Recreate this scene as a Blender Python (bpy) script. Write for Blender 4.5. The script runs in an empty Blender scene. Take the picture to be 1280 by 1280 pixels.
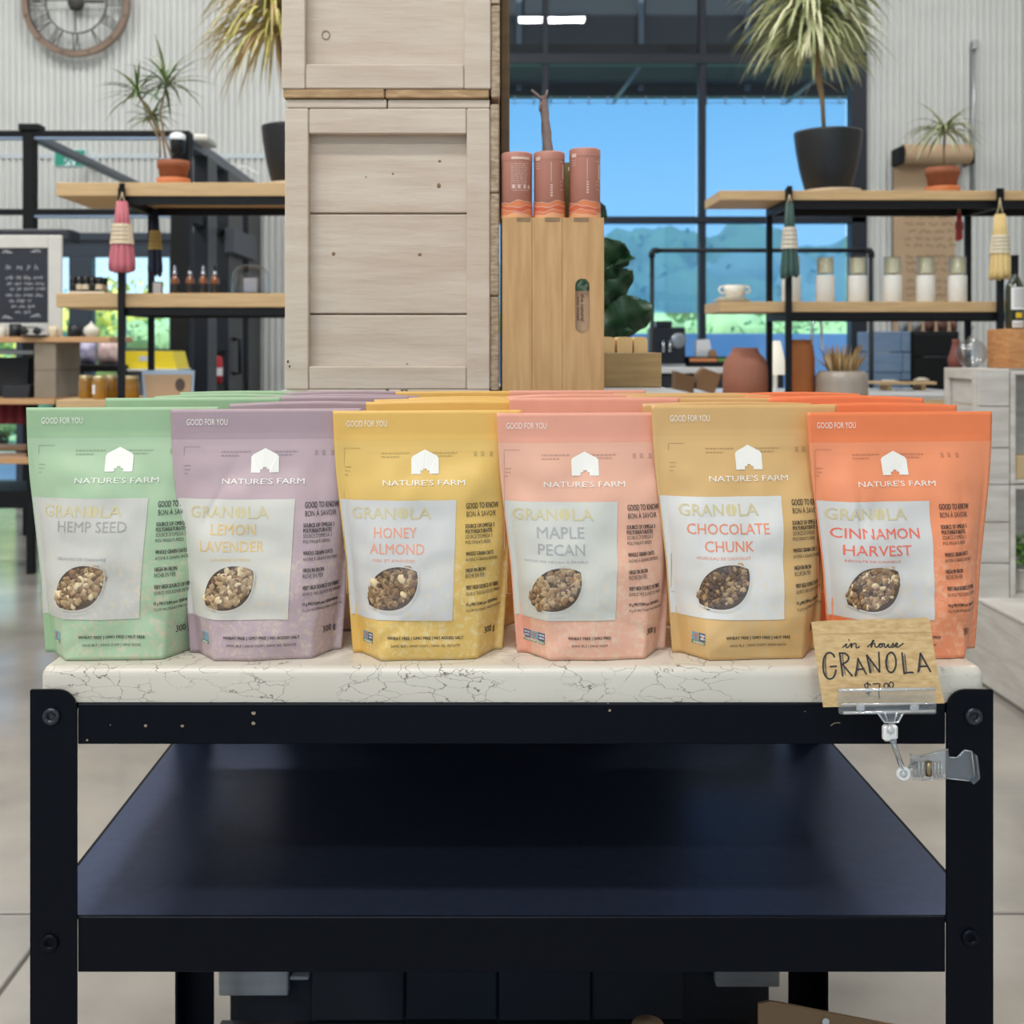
import bpy, math, random
from mathutils import Vector, Matrix, noise
C = bpy.context.scene
COL = C.collection
# ---------------------------------------------------------------- camera, world, lights, exposure
FPX, VX, VY, CAMZ = 1450.0, 601.0, 434.0, 1.22      # focal length in pixels of a 1280 frame, eye level of the shot
cd = bpy.data.cameras.new('camera'); cam = bpy.data.objects.new('camera', cd); COL.objects.link(cam)
cam.location = (0, 0, CAMZ); cam.rotation_euler = (math.pi/2, 0, 0)
cd.sensor_width = 36; cd.sensor_fit = 'HORIZONTAL'; cd.lens = 36*FPX/1280
cd.shift_x = (640-VX)/1280; cd.shift_y = -(640-VY)/1280
cd.clip_start = 0.05; cd.clip_end = 200
cd.dof.use_dof = True; cd.dof.focus_distance = 1.3; cd.dof.aperture_fstop = 9.0
C.camera = cam
C.view_settings.view_transform = 'Standard'; C.view_settings.look = 'None'
C.view_settings.gamma = 1; C.view_settings.use_curve_mapping = False
C.view_settings.exposure = -0.05
C.cycles.use_denoising = True
C.cycles.max_bounces = 8; C.cycles.diffuse_bounces = 4; C.cycles.transparent_max_bounces = 16
C.cycles.sample_clamp_indirect = 6
C.cycles.caustics_reflective = False; C.cycles.caustics_refractive = False
W = bpy.data.worlds.new('sky'); C.world = W; W.use_nodes = True
nt = W.node_tree; nt.nodes.clear()
def nn(t, ty, **k):
    n = t.nodes.new(ty)
    for a, b in k.items(): setattr(n, a, b)
    return n
o_ = nn(nt, 'ShaderNodeOutputWorld'); bg = nn(nt, 'ShaderNodeBackground')
tc = nn(nt, 'ShaderNodeTexCoord'); sx = nn(nt, 'ShaderNodeSeparateXYZ'); cr = nn(nt, 'ShaderNodeValToRGB')
nt.links.new(tc.outputs['Generated'], sx.inputs[0]); nt.links.new(sx.outputs['Z'], cr.inputs[0])
e = cr.color_ramp.elements
e[0].position = 0.0; e[0].color = (0.62, 0.86, 1.0, 1)
e[1].position = 1.0; e[1].color = (0.12, 0.30, 0.75, 1)
m_ = e.new(0.25); m_.color = (0.24, 0.60, 1.0, 1)
nt.links.new(cr.outputs[0], bg.inputs[0]); bg.inputs[1].default_value = 1.6
nt.links.new(bg.outputs[0], o_.inputs[0])
def light(name, ty, loc, rot, energy, color=(1, 1, 1), size=1, size_y=None, **k):
    d = bpy.data.lights.new(name, ty); d.energy = energy; d.color = color
    if ty == 'AREA':
        d.shape = 'RECTANGLE'; d.size = size; d.size_y = size_y or size
    for a, b in k.items(): setattr(d, a, b)
    o = bpy.data.objects.new(name, d); COL.objects.link(o); o.location = loc; o.rotation_euler = rot
    return o
light('sun', 'SUN', (0, -5, 20), (math.radians(36), 0, math.radians(-25)), 6.0, (1, .97, .9), angle=0.01)
CEIL = 6.3
LAMP_POS = [(x, y) for y in (-3.6, -0.6) for x in (-4.4, -2.1, -.15)]+[(x, y) for y in (3.3, 7.2) for x in (-4.4, -1.7)]+[(1.02, 3.3), (4.1, 7.2)]
LAMP_W = 42.0
for i, (x, y) in enumerate(LAMP_POS):
    for s in (-.1, .1):
        light('lamp_light', 'AREA', (x, y+s, 5.93), (0, 0, 0), LAMP_W, (1.0, .985, .96), .95, .12)
# sky fill through an added, unseen shopfront behind the photographer and the glazing at the back (portals guide the sky light)
for loc, rot, sx_, sy_ in (((-.5, -5.95, 2.2), (math.radians(90), 0, 0), 9.4, 3.6), ((1.4, 10.12, 2.7), (math.radians(-90), 0, 0), 3.9, 4.8)):
    p = light('window_portal', 'AREA', loc, rot, 1, (1, 1, 1), sx_, sy_); p.data.cycles.is_portal = True

# ---------------------------------------------------------------- helpers
R = math.radians
def X_(px, Y): return (px-VX)/FPX*Y
def Z_(py, Y): return CAMZ-(py-VY)/FPX*Y
def lin(c): c /= 255; return c/12.92 if c <= .04045 else ((c+.055)/1.055)**2.4
def rgb(t): return (lin(t[0]), lin(t[1]), lin(t[2]), 1)
MATS = {}
def mat(name, col, rough=.6, metal=0, var=0, scale=20, bump=0, bscale=None, stretch=(1, 1, 1), spec=.5, coat=0, emit=0, col2=None, det=4, dist=0):
    """principled material, colour broken up by noise between col and col2 (or a darker col)"""
    if name in MATS: return MATS[name]
    m = bpy.data.materials.new(name); m.use_nodes = True; t = m.node_tree
    b = t.nodes['Principled BSDF']
    b.inputs['Roughness'].default_value = rough; b.inputs['Metallic'].default_value = metal
    b.inputs['Specular IOR Level'].default_value = spec; b.inputs['Coat Weight'].default_value = coat
    c = rgb(col); b.inputs['Base Color'].default_value = c
    if emit:
        b.inputs['Emission Color'].default_value = c; b.inputs['Emission Strength'].default_value = emit
    if var or bump or col2:
        co = nn(t, 'ShaderNodeTexCoord'); mp = nn(t, 'ShaderNodeMapping'); mp.inputs['Scale'].default_value = stretch
        t.links.new(co.outputs['Object'], mp.inputs[0])
        n = nn(t, 'ShaderNodeTexNoise'); n.inputs['Scale'].default_value = scale; n.inputs['Detail'].default_value = det
        n.inputs['Distortion'].default_value = dist
        t.links.new(mp.outputs[0], n.inputs['Vector'])
        r = nn(t, 'ShaderNodeValToRGB'); t.links.new(n.outputs[0], r.inputs[0])
        c2 = rgb(col2) if col2 else tuple(v*(1-var) for v in c[:3])+(1,)
        r.color_ramp.elements[0].position = .35; r.color_ramp.elements[1].position = .65
        r.color_ramp.elements[0].color = c2; r.color_ramp.elements[1].color = c
        t.links.new(r.outputs[0], b.inputs['Base Color'])
        if bump:
            n2 = nn(t, 'ShaderNodeTexNoise'); n2.inputs['Scale'].default_value = bscale or scale*3; n2.inputs['Detail'].default_value = 5
            t.links.new(mp.outputs[0], n2.inputs['Vector'])
            bp = nn(t, 'ShaderNodeBump'); bp.inputs['Strength'].default_value = bump; bp.inputs['Distance'].default_value = .004
            t.links.new(n2.outputs[0], bp.inputs['Height']); t.links.new(bp.outputs[0], b.inputs['Normal'])
    MATS[name] = m
    return m
def clear(name, tint=(1, 1, 1), gloss=.04, rough=.02, haze=0.0, edge=.7):
    """thin clear sheet: see-through face on, more mirror-like at grazing angles, optional milky haze"""
    if name in MATS: return MATS[name]
    m = bpy.data.materials.new(name); m.use_nodes = True; t = m.node_tree; t.nodes.clear()
    o = nn(t, 'ShaderNodeOutputMaterial'); mx = nn(t, 'ShaderNodeMixShader'); tr = nn(t, 'ShaderNodeBsdfTransparent'); gl = nn(t, 'ShaderNodeBsdfGlossy')
    tr.inputs[0].default_value = (*tint, 1); gl.inputs['Roughness'].default_value = rough
    f = nn(t, 'ShaderNodeLayerWeight'); f.inputs[0].default_value = .5
    p = nn(t, 'ShaderNodeMath', operation='POWER'); p.inputs[1].default_value = 4.0; t.links.new(f.outputs['Facing'], p.inputs[0])
    a = nn(t, 'ShaderNodeMath', operation='MULTIPLY_ADD'); a.inputs[1].default_value = edge; a.inputs[2].default_value = gloss; a.use_clamp = True
    t.links.new(p.outputs[0], a.inputs[0]); t.links.new(a.outputs[0], mx.inputs[0])
    t.links.new(gl.outputs[0], mx.inputs[2])
    if haze:
        df = nn(t, 'ShaderNodeBsdfDiffuse'); df.inputs[0].default_value = (.85, .86, .86, 1); m2 = nn(t, 'ShaderNodeMixShader'); m2.inputs[0].default_value = haze
        t.links.new(tr.outputs[0], m2.inputs[1]); t.links.new(df.outputs[0], m2.inputs[2]); t.links.new(m2.outputs[0], mx.inputs[1])
    else: t.links.new(tr.outputs[0], mx.inputs[1])
    t.links.new(mx.outputs[0], o.inputs[0]); MATS[name] = m
    return m

class MB:
    def __init__(s): s.v = []; s.f = []; s.m = []; s.sm = []
    def add(s, vs, fs, m=0, smooth=False, M=None):
        o = len(s.v)
        s.v += [tuple(M @ Vector(p)) for p in vs] if M is not None else [tuple(p) for p in vs]
        for f in fs: s.f.append(tuple(i+o for i in f)); s.m.append(m); s.sm.append(smooth)
        return s
    def box(s, x0, x1, y0, y1, z0, z1, b=0, m=0, M=None):
        if x0 > x1: x0, x1 = x1, x0
        if y0 > y1: y0, y1 = y1, y0
        if z0 > z1: z0, z1 = z1, z0
        b = min(b, (x1-x0)*.45, (y1-y0)*.45, (z1-z0)*.45)
        if b <= 0:
            vs = [(x, y, z) for x in (x0, x1) for y in (y0, y1) for z in (z0, z1)]
            return s.add(vs, [(0, 1, 3, 2), (4, 6, 7, 5), (0, 4, 5, 1), (2, 3, 7, 6), (0, 2, 6, 4), (1, 5, 7, 3)], m, False, M)
        vs = []; idx = {}
        for i, x in enumerate((x0, x1)):
            for j, y in enumerate((y0, y1)):
                for k, z in enumerate((z0, z1)):
                    sx, sy, sz = 1-2*i, 1-2*j, 1-2*k
                    for a in range(3):
                        idx[i, j, k, a] = len(vs)
                        vs.append((x+sx*b*(a != 0), y+sy*b*(a != 1), z+sz*b*(a != 2)))
        I = lambda i, j, k, a: idx[i, j, k, a]
        fs = []
        for i in (0, 1): fs.append([I(i, 0, 0, 0), I(i, 1, 0, 0), I(i, 1, 1, 0), I(i, 0, 1, 0)])
        for j in (0, 1): fs.append([I(0, j, 0, 1), I(1, j, 0, 1), I(1, j, 1, 1), I(0, j, 1, 1)])
        for k in (0, 1): fs.append([I(0, 0, k, 2), I(1, 0, k, 2), I(1, 1, k, 2), I(0, 1, k, 2)])
        for i in (0, 1):
            for j in (0, 1):
                fs.append([I(i, j, 0, 0), I(i, j, 1, 0), I(i, j, 1, 1), I(i, j, 0, 1)])
                fs.append([I(i, 0, j, 0), I(i, 1, j, 0), I(i, 1, j, 2), I(i, 0, j, 2)])
                fs.append([I(0, i, j, 1), I(1, i, j, 1), I(1, i, j, 2), I(0, i, j, 2)])
                for k in (0, 1): fs.append([I(i, j, k, 0), I(i, j, k, 1), I(i, j, k, 2)])
        c = Vector(((x0+x1)/2, (y0+y1)/2, (z0+z1)/2)); out = []
        for f in fs:
            p = [Vector(vs[q]) for q in f]; n = (p[1]-p[0]).cross(p[2]-p[0])
            out.append(tuple(f) if n.dot(sum(p, Vector())/len(p)-c) > 0 else tuple(reversed(f)))
        return s.add(vs, out, m, False, M)
    def lathe(s, prof, c=(0, 0, 0), seg=24, m=0, M=None, caps=True, smooth=True, sq=1):
        vs = []; fs = []; n = len(prof)
        for r, z in prof:
            for k in range(seg):
                a = 2*math.pi*k/seg; vs.append((c[0]+r*math.cos(a), c[1]+r*math.sin(a)*sq, c[2]+z))
        for i in range(n-1):
            for k in range(seg):
                k2 = (k+1) % seg; fs.append((i*seg+k, i*seg+k2, (i+1)*seg+k2, (i+1)*seg+k))
        s.add(vs, fs, m, smooth, M)
        if caps:
            if prof[0][0] > 1e-5: s.add(vs[:seg], [tuple(reversed(range(seg)))], m, False, M)
            if prof[-1][0] > 1e-5: s.add(vs[-seg:], [tuple(range(seg))], m, False, M)
        return s
    def tube(s, pts, r, seg=8, m=0, M=None, smooth=True, closed=False):
        pts = [Vector(p) for p in pts]; n = len(pts)
        rr = r if isinstance(r, (list, tuple)) else [r]*n
        vs = []; fs = []; up = None
        for i, p in enumerate(pts):
            if closed: t = pts[(i+1) % n]-pts[i-1]
            else: t = pts[min(i+1, n-1)]-pts[max(i-1, 0)]
            t.normalize()
            if up is None:
                up = Vector((0, 0, 1)) if abs(t.z) < .9 else Vector((1, 0, 0))
            a = t.cross(up)
            if a.length < 1e-4: a = t.cross(Vector((0, 1, 0)))
            a.normalize(); up = a.cross(t).normalized()
            for k in range(seg):
                q = 2*math.pi*k/seg; vs.append(p+(a*math.cos(q)+up*math.sin(q))*rr[i])
        for i in range(n if closed else n-1):
            j = (i+1) % n
            for k in range(seg):
                k2 = (k+1) % seg; fs.append((i*seg+k, i*seg+k2, j*seg+k2, j*seg+k))
        if not closed: fs += [tuple(reversed(range(seg))), tuple(range((n-1)*seg, n*seg))]
        return s.add(vs, fs, m, smooth, M)
    def ball(s, c, r, seg=12, rings=8, m=0, M=None, sc=(1, 1, 1)):
        vs = [(c[0], c[1], c[2]-r*sc[2])]; fs = []
        for i in range(1, rings):
            a = math.pi*i/rings
            for k in range(seg):
                q = 2*math.pi*k/seg
                vs.append((c[0]+r*sc[0]*math.sin(a)*math.cos(q), c[1]+r*sc[1]*math.sin(a)*math.sin(q), c[2]-r*sc[2]*math.cos(a)))
        vs.append((c[0], c[1], c[2]+r*sc[2])); L = len(vs)-1
        for k in range(seg):
            k2 = (k+1) % seg; fs.append((0, 1+k2, 1+k))
            for i in range(rings-2): fs.append((1+i*seg+k, 1+i*seg+k2, 1+(i+1)*seg+k2, 1+(i+1)*seg+k))
            fs.append((1+(rings-2)*seg+k, 1+(rings-2)*seg+k2, L))
        return s.add(vs, fs, m, True, M)
    def grid(s, fn, nu, nv, m=0, smooth=True, flip=False):
        vs = [fn(i/nu, j/nv) for j in range(nv+1) for i in range(nu+1)]; fs = []
        for j in range(nv):
            for i in range(nu):
                a = j*(nu+1)+i; f = (a, a+1, a+nu+2, a+nu+1); fs.append(tuple(reversed(f)) if flip else f)
        return s.add(vs, fs, m, smooth)
    def prism(s, poly, y0, y1, m=0, M=None):
        """polygon in XZ extruded from y0 to y1"""
        n = len(poly); vs = [(x, y0, z) for x, z in poly]+[(x, y1, z) for x, z in poly]
        fs = [tuple(range(n)), tuple(reversed(range(n, 2*n)))]+[(i, i+n, (i+1) % n+n, (i+1) % n) for i in range(n)]
        return s.add(vs, fs, m, False, M)
    def leaf(s, pts, wid, nrm=None, m=0, fold=.15):
        """a strap leaf along pts with widths wid (list) folded along its midrib"""
        pts = [Vector(p) for p in pts]; n = len(pts); vs = []; fs = []
        for i, p in enumerate(pts):
            t = (pts[min(i+1, n-1)]-pts[max(i-1, 0)]).normalized()
            a = t.cross(nrm or Vector((0, 0, 1)))
            if a.length < .05: a = t.cross(Vector((0, 1, .3)))
            a.normalize(); u = a.cross(t)
            w = wid[i]; vs += [p-a*w, p-u*w*fold*2, p+a*w]
        for i in range(n-1):
            b = i*3; fs += [(b, b+1, b+4, b+3), (b+1, b+2, b+5, b+4)]
        return s.add(vs, fs, m, True)
    def mesh(s, name, mats, off=None):
        me = bpy.data.meshes.new(name)
        v = s.v if off is None else [(p[0]-off[0], p[1]-off[1], p[2]-off[2]) for p in s.v]
        me.from_pydata(v, [], s.f)
        for q in mats: me.materials.append(q)
        me.polygons.foreach_set('material_index', s.m); me.polygons.foreach_set('use_smooth', s.sm)
        me.update(); return me
def _props(o, label, cat, group, kind):
    if label: o['label'] = label
    if cat: o['category'] = cat
    if group: o['group'] = group
    if kind: o['kind'] = kind
def _rootloc(p):
    while p.parent: p = p.parent
    return p.get('_l') or tuple(p.location)
def thing(name, label, cat, loc=(0, 0, 0), group=None, rz=0):
    o = bpy.data.objects.new(name, None); COL.objects.link(o); o.location = loc; o.rotation_euler = (0, 0, rz)
    o.empty_display_size = .05
    _props(o, label, cat, group, None); return o
def part(name, mb, mats, parent, kind=None, label=None, local=False):
    if not isinstance(mats, (list, tuple)): mats = [mats]
    off = None
    if not local:
        p = parent
        while p.parent: p = p.parent
        off = tuple(p.location)
    o = bpy.data.objects.new(name, mb.mesh(name, mats, off)); COL.objects.link(o); o.parent = parent
    _props(o, label, None, None, kind); return o
def solo(name, mb, mats, label=None, cat=None, group=None, kind=None):
    if not isinstance(mats, (list, tuple)): mats = [mats]
    xs = [p[0] for p in mb.v]; ys = [p[1] for p in mb.v]; zs = [p[2] for p in mb.v]
    c = ((min(xs)+max(xs))/2, (min(ys)+max(ys))/2, min(zs)) if kind != 'structure' else (0, 0, 0)
    o = bpy.data.objects.new(name, mb.mesh(name, mats, c)); COL.objects.link(o); o.location = c
    _props(o, label, cat, group, kind); return o
def struct(name, mb, mats, label=None): return solo(name, mb, mats, label, kind='structure')
def dup(root, loc, label=None, rz=None, group=None, cat=None):
    def cp(o, par):
        c = o.copy(); COL.objects.link(c); c.parent = par
        for ch in list(o.children): cp(ch, c)
        return c
    r = cp(root, None); r.location = loc
    if rz is not None: r.rotation_euler = (0, 0, rz)
    if label: r['label'] = label
    if group: r['group'] = group
    return r
_tx = {}
def text(s, bold=0.0):
    """outline of a string: (verts, faces) normalised to its own bounding box"""
    k = (s, bold)
    if k in _tx: return _tx[k]
    c = bpy.data.curves.new('t', 'FONT'); c.body = s; c.resolution_u = 2; c.offset = bold; c.size = 1
    o = bpy.data.objects.new('t', c); COL.objects.link(o)
    bpy.context.view_layer.update()
    me = o.to_mesh(); vs = [(v.co.x, v.co.y) for v in me.vertices]; fs = [tuple(p.vertices) for p in me.polygons]
    o.to_mesh_clear(); bpy.data.objects.remove(o); bpy.data.curves.remove(c)
    x0 = min(v[0] for v in vs); x1 = max(v[0] for v in vs); y0 = min(v[1] for v in vs); y1 = max(v[1] for v in vs)
    r = ([((x-x0)/(x1-x0), (y-y0)/(y1-y0)) for x, y in vs], fs, (x1-x0)/(y1-y0))
    _tx[k] = r; return r
def ribbon2(pts, w):
    """2D polyline -> quads with round-ish joins"""
    vs = []; fs = []; n = len(pts)
    for i, (x, y) in enumerate(pts):
        x0, y0 = pts[max(i-1, 0)]; x1, y1 = pts[min(i+1, n-1)]
        dx, dy = x1-x0, y1-y0; L = math.hypot(dx, dy) or 1
        vs += [(x-dy/L*w/2, y+dx/L*w/2), (x+dy/L*w/2, y-dx/L*w/2)]
    for i in range(n-1): fs.append((2*i, 2*i+1, 2*i+3, 2*i+2))
    return vs, fs
ORD = ['first', 'second', 'third', 'fourth', 'fifth', 'sixth', 'seventh', 'eighth', 'ninth', 'tenth']
rnd = random.Random(7)
PX = lambda px, py, Y: (X_(px, Y), Y, Z_(py, Y))
# ---------------------------------------------------------------- shared materials
BLACK = mat('black_powder_coat', (6, 9, 18), .42, var=.2, scale=60, spec=.12)
BLACKM = mat('black_matte', (9, 11, 15), .6, spec=.3)
WOODS = mat('pine_board', (205, 172, 126), .55, var=.16, scale=7, stretch=(1, 12, 12), bump=.1, det=6)
def marble():
    m = bpy.data.materials.new('cracked_marble_laminate'); m.use_nodes = True; t = m.node_tree; b = t.nodes['Principled BSDF']
    b.inputs['Roughness'].default_value = .3
    co = nn(t, 'ShaderNodeTexCoord')
    n1 = nn(t, 'ShaderNodeTexNoise'); n1.inputs['Scale'].default_value = 9; n1.inputs['Detail'].default_value = 8
    mp = nn(t, 'ShaderNodeMapping'); mp.inputs['Scale'].default_value = (1, 1, 2.2)
    t.links.new(co.outputs['Object'], mp.inputs[0]); t.links.new(mp.outputs[0], n1.inputs['Vector'])
    ad = nn(t, 'ShaderNodeMixRGB', blend_type='ADD'); ad.inputs[0].default_value = .16
    t.links.new(mp.outputs[0], ad.inputs[1]); t.links.new(n1.outputs['Color'], ad.inputs[2])
    v = nn(t, 'ShaderNodeTexVoronoi', feature='DISTANCE_TO_EDGE'); v.inputs['Scale'].default_value = 32
    t.links.new(ad.outputs[0], v.inputs['Vector'])
    r = nn(t, 'ShaderNodeValToRGB'); r.color_ramp.elements[0].color = (1, 1, 1, 1); r.color_ramp.elements[1].color = (0, 0, 0, 1)
    r.color_ramp.elements[0].position = .004; r.color_ramp.elements[1].position = .017
    t.links.new(v.outputs['Distance'], r.inputs[0])
    n2 = nn(t, 'ShaderNodeTexNoise'); n2.inputs['Scale'].default_value = 14; n2.inputs['Detail'].default_value = 3
    t.links.new(co.outputs['Object'], n2.inputs['Vector'])
    r2 = nn(t, 'ShaderNodeValToRGB'); r2.color_ramp.elements[0].position = .40; r2.color_ramp.elements[1].position = .50
    t.links.new(n2.outputs[0], r2.inputs[0])
    mu = nn(t, 'ShaderNodeMath', operation='MULTIPLY'); t.links.new(r.outputs[0], mu.inputs[0]); t.links.new(r2.outputs[0], mu.inputs[1])
    mx = nn(t, 'ShaderNodeMixRGB'); t.links.new(mu.outputs[0], mx.inputs[0])
    n3 = nn(t, 'ShaderNodeTexNoise'); n3.inputs['Scale'].default_value = 5; n3.inputs['Detail'].default_value = 6
    t.links.new(co.outputs['Object'], n3.inputs['Vector'])
    r3 = nn(t, 'ShaderNodeValToRGB'); r3.color_ramp.elements[0].color = rgb((196, 188, 174)); r3.color_ramp.elements[1].color = rgb((218, 212, 200))
    t.links.new(n3.outputs[0], r3.inputs[0]); t.links.new(r3.outputs[0], mx.inputs[1]); mx.inputs[2].default_value = rgb((98, 88, 78))
    t.links.new(mx.outputs[0], b.inputs['Base Color']); return m
MARBLE = marble()

# ---------------------------------------------------------------- the cart
YF = 1.158; s1 = YF/FPX
SLABZ = Z_(836, YF); SLABB = SLABZ-.0345; CB = 1.751         # table top height, underside, back of the cart
XL, XR = X_(39, YF), X_(1240, YF); LW = X_(97, YF)-XL
cart = thing('display_cart', 'black steel display cart with pale cracked-marble top carrying the granola pouches', 'cart', ((XL+XR)/2, (YF+CB)/2, 0))
mb = MB()
x0, x1 = X_(47, YF), X_(1235, YF); y0, y1 = YF+.0035, CB-.004; r = .009
prof = [(-.0, SLABB)]
def slab_pt(i, j, a):    # rounded edge slab
    pass
sec = [(0, 0), (0, .0255), (.0008, .029), (.003, .0325), (.006, .0342), (.011, .0345)]   # inset, height
vs = []; fs = []
for ins, h in sec:
    cr_ = .012
    ring = []
    for cx, cy, a0 in ((x1-cr_, y0+cr_, -90), (x1-cr_, y1-cr_, 0), (x0+cr_, y1-cr_, 90), (x0+cr_, y0+cr_, 180)):
        for k in range(5):
            a = R(a0+k*22.5); ring.append((cx+(cr_-ins)*math.cos(a) if ins < cr_ else cx, cy+(cr_-ins)*math.sin(a) if ins < cr_ else cy, SLABB+h))
    vs += ring
n = 20
for i in range(len(sec)-1):
    for k in range(n): fs.append((i*n+k, i*n+(k+1) % n, (i+1)*n+(k+1) % n, (i+1)*n+k))
mb.add(vs, fs, 0, True); mb.add(vs[-n:], [tuple(range(n))], 0, False); mb.add(vs[:n], [tuple(reversed(range(n)))], 0, False)
part('tabletop', mb, MARBLE, cart, label='pale cream tabletop with fine dark cracks')
LEGT = Z_(861, YF)
def leg_poly(xa, xb, inner):
    # front flange outline with the rounded inner top corner
    w = xb-xa; rr = .019; z0 = 0; pts = []
    if inner > 0:
        pts = [(xa, z0), (xb, z0)]
        for k in range(7):
            a = R(k*15); pts.append((xb-rr+rr*math.cos(a), LEGT-rr+rr*math.sin(a)))
        pts.append((xa+.001, LEGT)); pts.append((xa, LEGT-.001))
    else:
        pts = [(xa, z0), (xb, z0), (xb, LEGT-.001), (xb-.001, LEGT)]
        for k in range(7):
            a = R(90+k*15); pts.append((xa+rr+rr*math.cos(a), LEGT-rr+rr*math.sin(a)))
    return pts
STEEL = mat('worn_bolt_steel', (70, 72, 78), .35, metal=.8, var=.5, scale=300)
for side, (xa, xb, inn) in enumerate(((XL, XL+LW, 1), (XR-LW, XR, -1))):
    for yb, back in ((YF-.0, 0), (CB, 1)):
        mb = MB()
        if not back: mb.prism(leg_poly(xa, xb, inn), YF-.003, YF)
        else: mb.prism(leg_poly(xa, xb, inn), CB-.003, CB)
        xs = (xa, xa+.003) if inn > 0 else (xb-.003, xb)
        yy = (YF, YF+.045) if not back else (CB-.048, CB-.003)
        mb.box(xs[0], xs[1], yy[0], yy[1], 0, SLABB-.001 if True else LEGT)
        lg = part('leg', mb, BLACK, cart)
        if not back:
            bxs = (66, 64) if inn > 0 else (1215, 1211)
            for px, py in zip(bxs, (894, 1176 if inn > 0 else 1170)):
                b = MB(); M = Matrix.Translation((X_(px, YF), YF-.003, Z_(py, YF))) @ Matrix.Rotation(R(90), 4, 'X')
                b.lathe([(.0088, 0), (.0088, .0022), (.0078, .0034), (.0056, .0042), (.005, .0032), (.0036, .0032), (.0034, .0012)], seg=20, M=M)
                part('bolt', b, STEEL if py == 894 else BLACK, lg)
            f = MB(); f.box(xa-.002, xb+.002, YF-.006, YF+.046, 0, .02, .002); part('foot_cap', f, BLACKM, lg)
        else:
            f = MB(); f.box(xa-.002, xb+.002, CB-.049, CB+.003, 0, .02, .002); part('foot_cap', f, BLACKM, lg)
# rails: front and back beams under the top and round the shelf
BT, BB = SLABB-.0005, Z_(930, YF); ST, SB = Z_(1146, YF), Z_(1215, YF)
chip = mat('bare_metal_chip', (150, 135, 115), .6)
for ya, yb_, nm in ((YF-.0005, YF+.003, 'front'), (CB-.0035, CB-.0005, 'back')):
    mb = MB(); mb.box(XL+LW+.0004, XR-LW-.0004, ya, yb_, BB, BT, .0008)
    if nm == 'front': mb.box(XL+LW, XR-LW, yb_, YF+.03, BT-.004, BT)
    o = part('beam', mb, BLACK, cart)
    if nm == 'front':
        ch = MB(); q = random.Random(3)
        for px, py, rr in ((182, 907, 2.6), (228, 907, 2.2), (317, 891, 2.8), (317, 904, 2.6), (109, 925, 1.6), (138, 906, .9), (762, 888, 2.2), (760, 879, 1), (570, 877, 1), (1006, 889, .9)):
            pl = [(X_(px+rr*(.6+.6*q.random())*math.cos(a*.9), YF), Z_(py+rr*(.5+.5*q.random())*math.sin(a*.9), YF)) for a in range(0, 7)]
            ch.prism(pl, ya-.00025, ya+.0001)
        pts = [(1038, 907), (1042, 904), (1046, 903), (1050, 903.5)]
        v2, f2 = ribbon2([(X_(a, YF), Z_(b, YF)) for a, b in pts], .0009); ch.add([(a, ya-.0002, b) for a, b in v2], f2)
        part('paint_chip', ch, chip, o, kind='stuff')
    mb = MB(); mb.box(XL+LW+.0004, XR-LW-.0004, ya, yb_, SB, ST, .0008); part('shelf_rail', mb, BLACK, cart)
for xa in (XL+.0035, XR-.0065):
    mb = MB(); mb.box(xa, xa+.003, YF+.046, CB-.049, BB, BT-.001); part('side_beam', mb, BLACK, cart)
    mb = MB(); mb.box(xa, xa+.003, YF+.046, CB-.049, SB, ST-.001); part('side_rail', mb, BLACK, cart)
SHELF = mat('black_satin_sheet', (74, 86, 118), .33, metal=.85, var=.12, scale=90, spec=.5, bump=.02, bscale=500)
mb = MB(); mb.box(XL+.008, XR-.008, YF+.0035, CB-.004, ST-.004, ST+.0002, 0); part('shelf', mb, SHELF, cart)
mb = MB(); mb.box(XL+.008, XR-.008, YF+.0035, CB-.004, .125, .135, .001); part('lower_shelf', mb, SHELF, cart)
mb = MB(); mb.box(XL+LW, XR-LW, YF-.0005, YF+.003, .08, .135, .001); mb.box(XL+LW, XR-LW, CB-.0035, CB-.0005, .08, .135, .001); part('lower_rail', mb, BLACK, cart)

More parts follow.
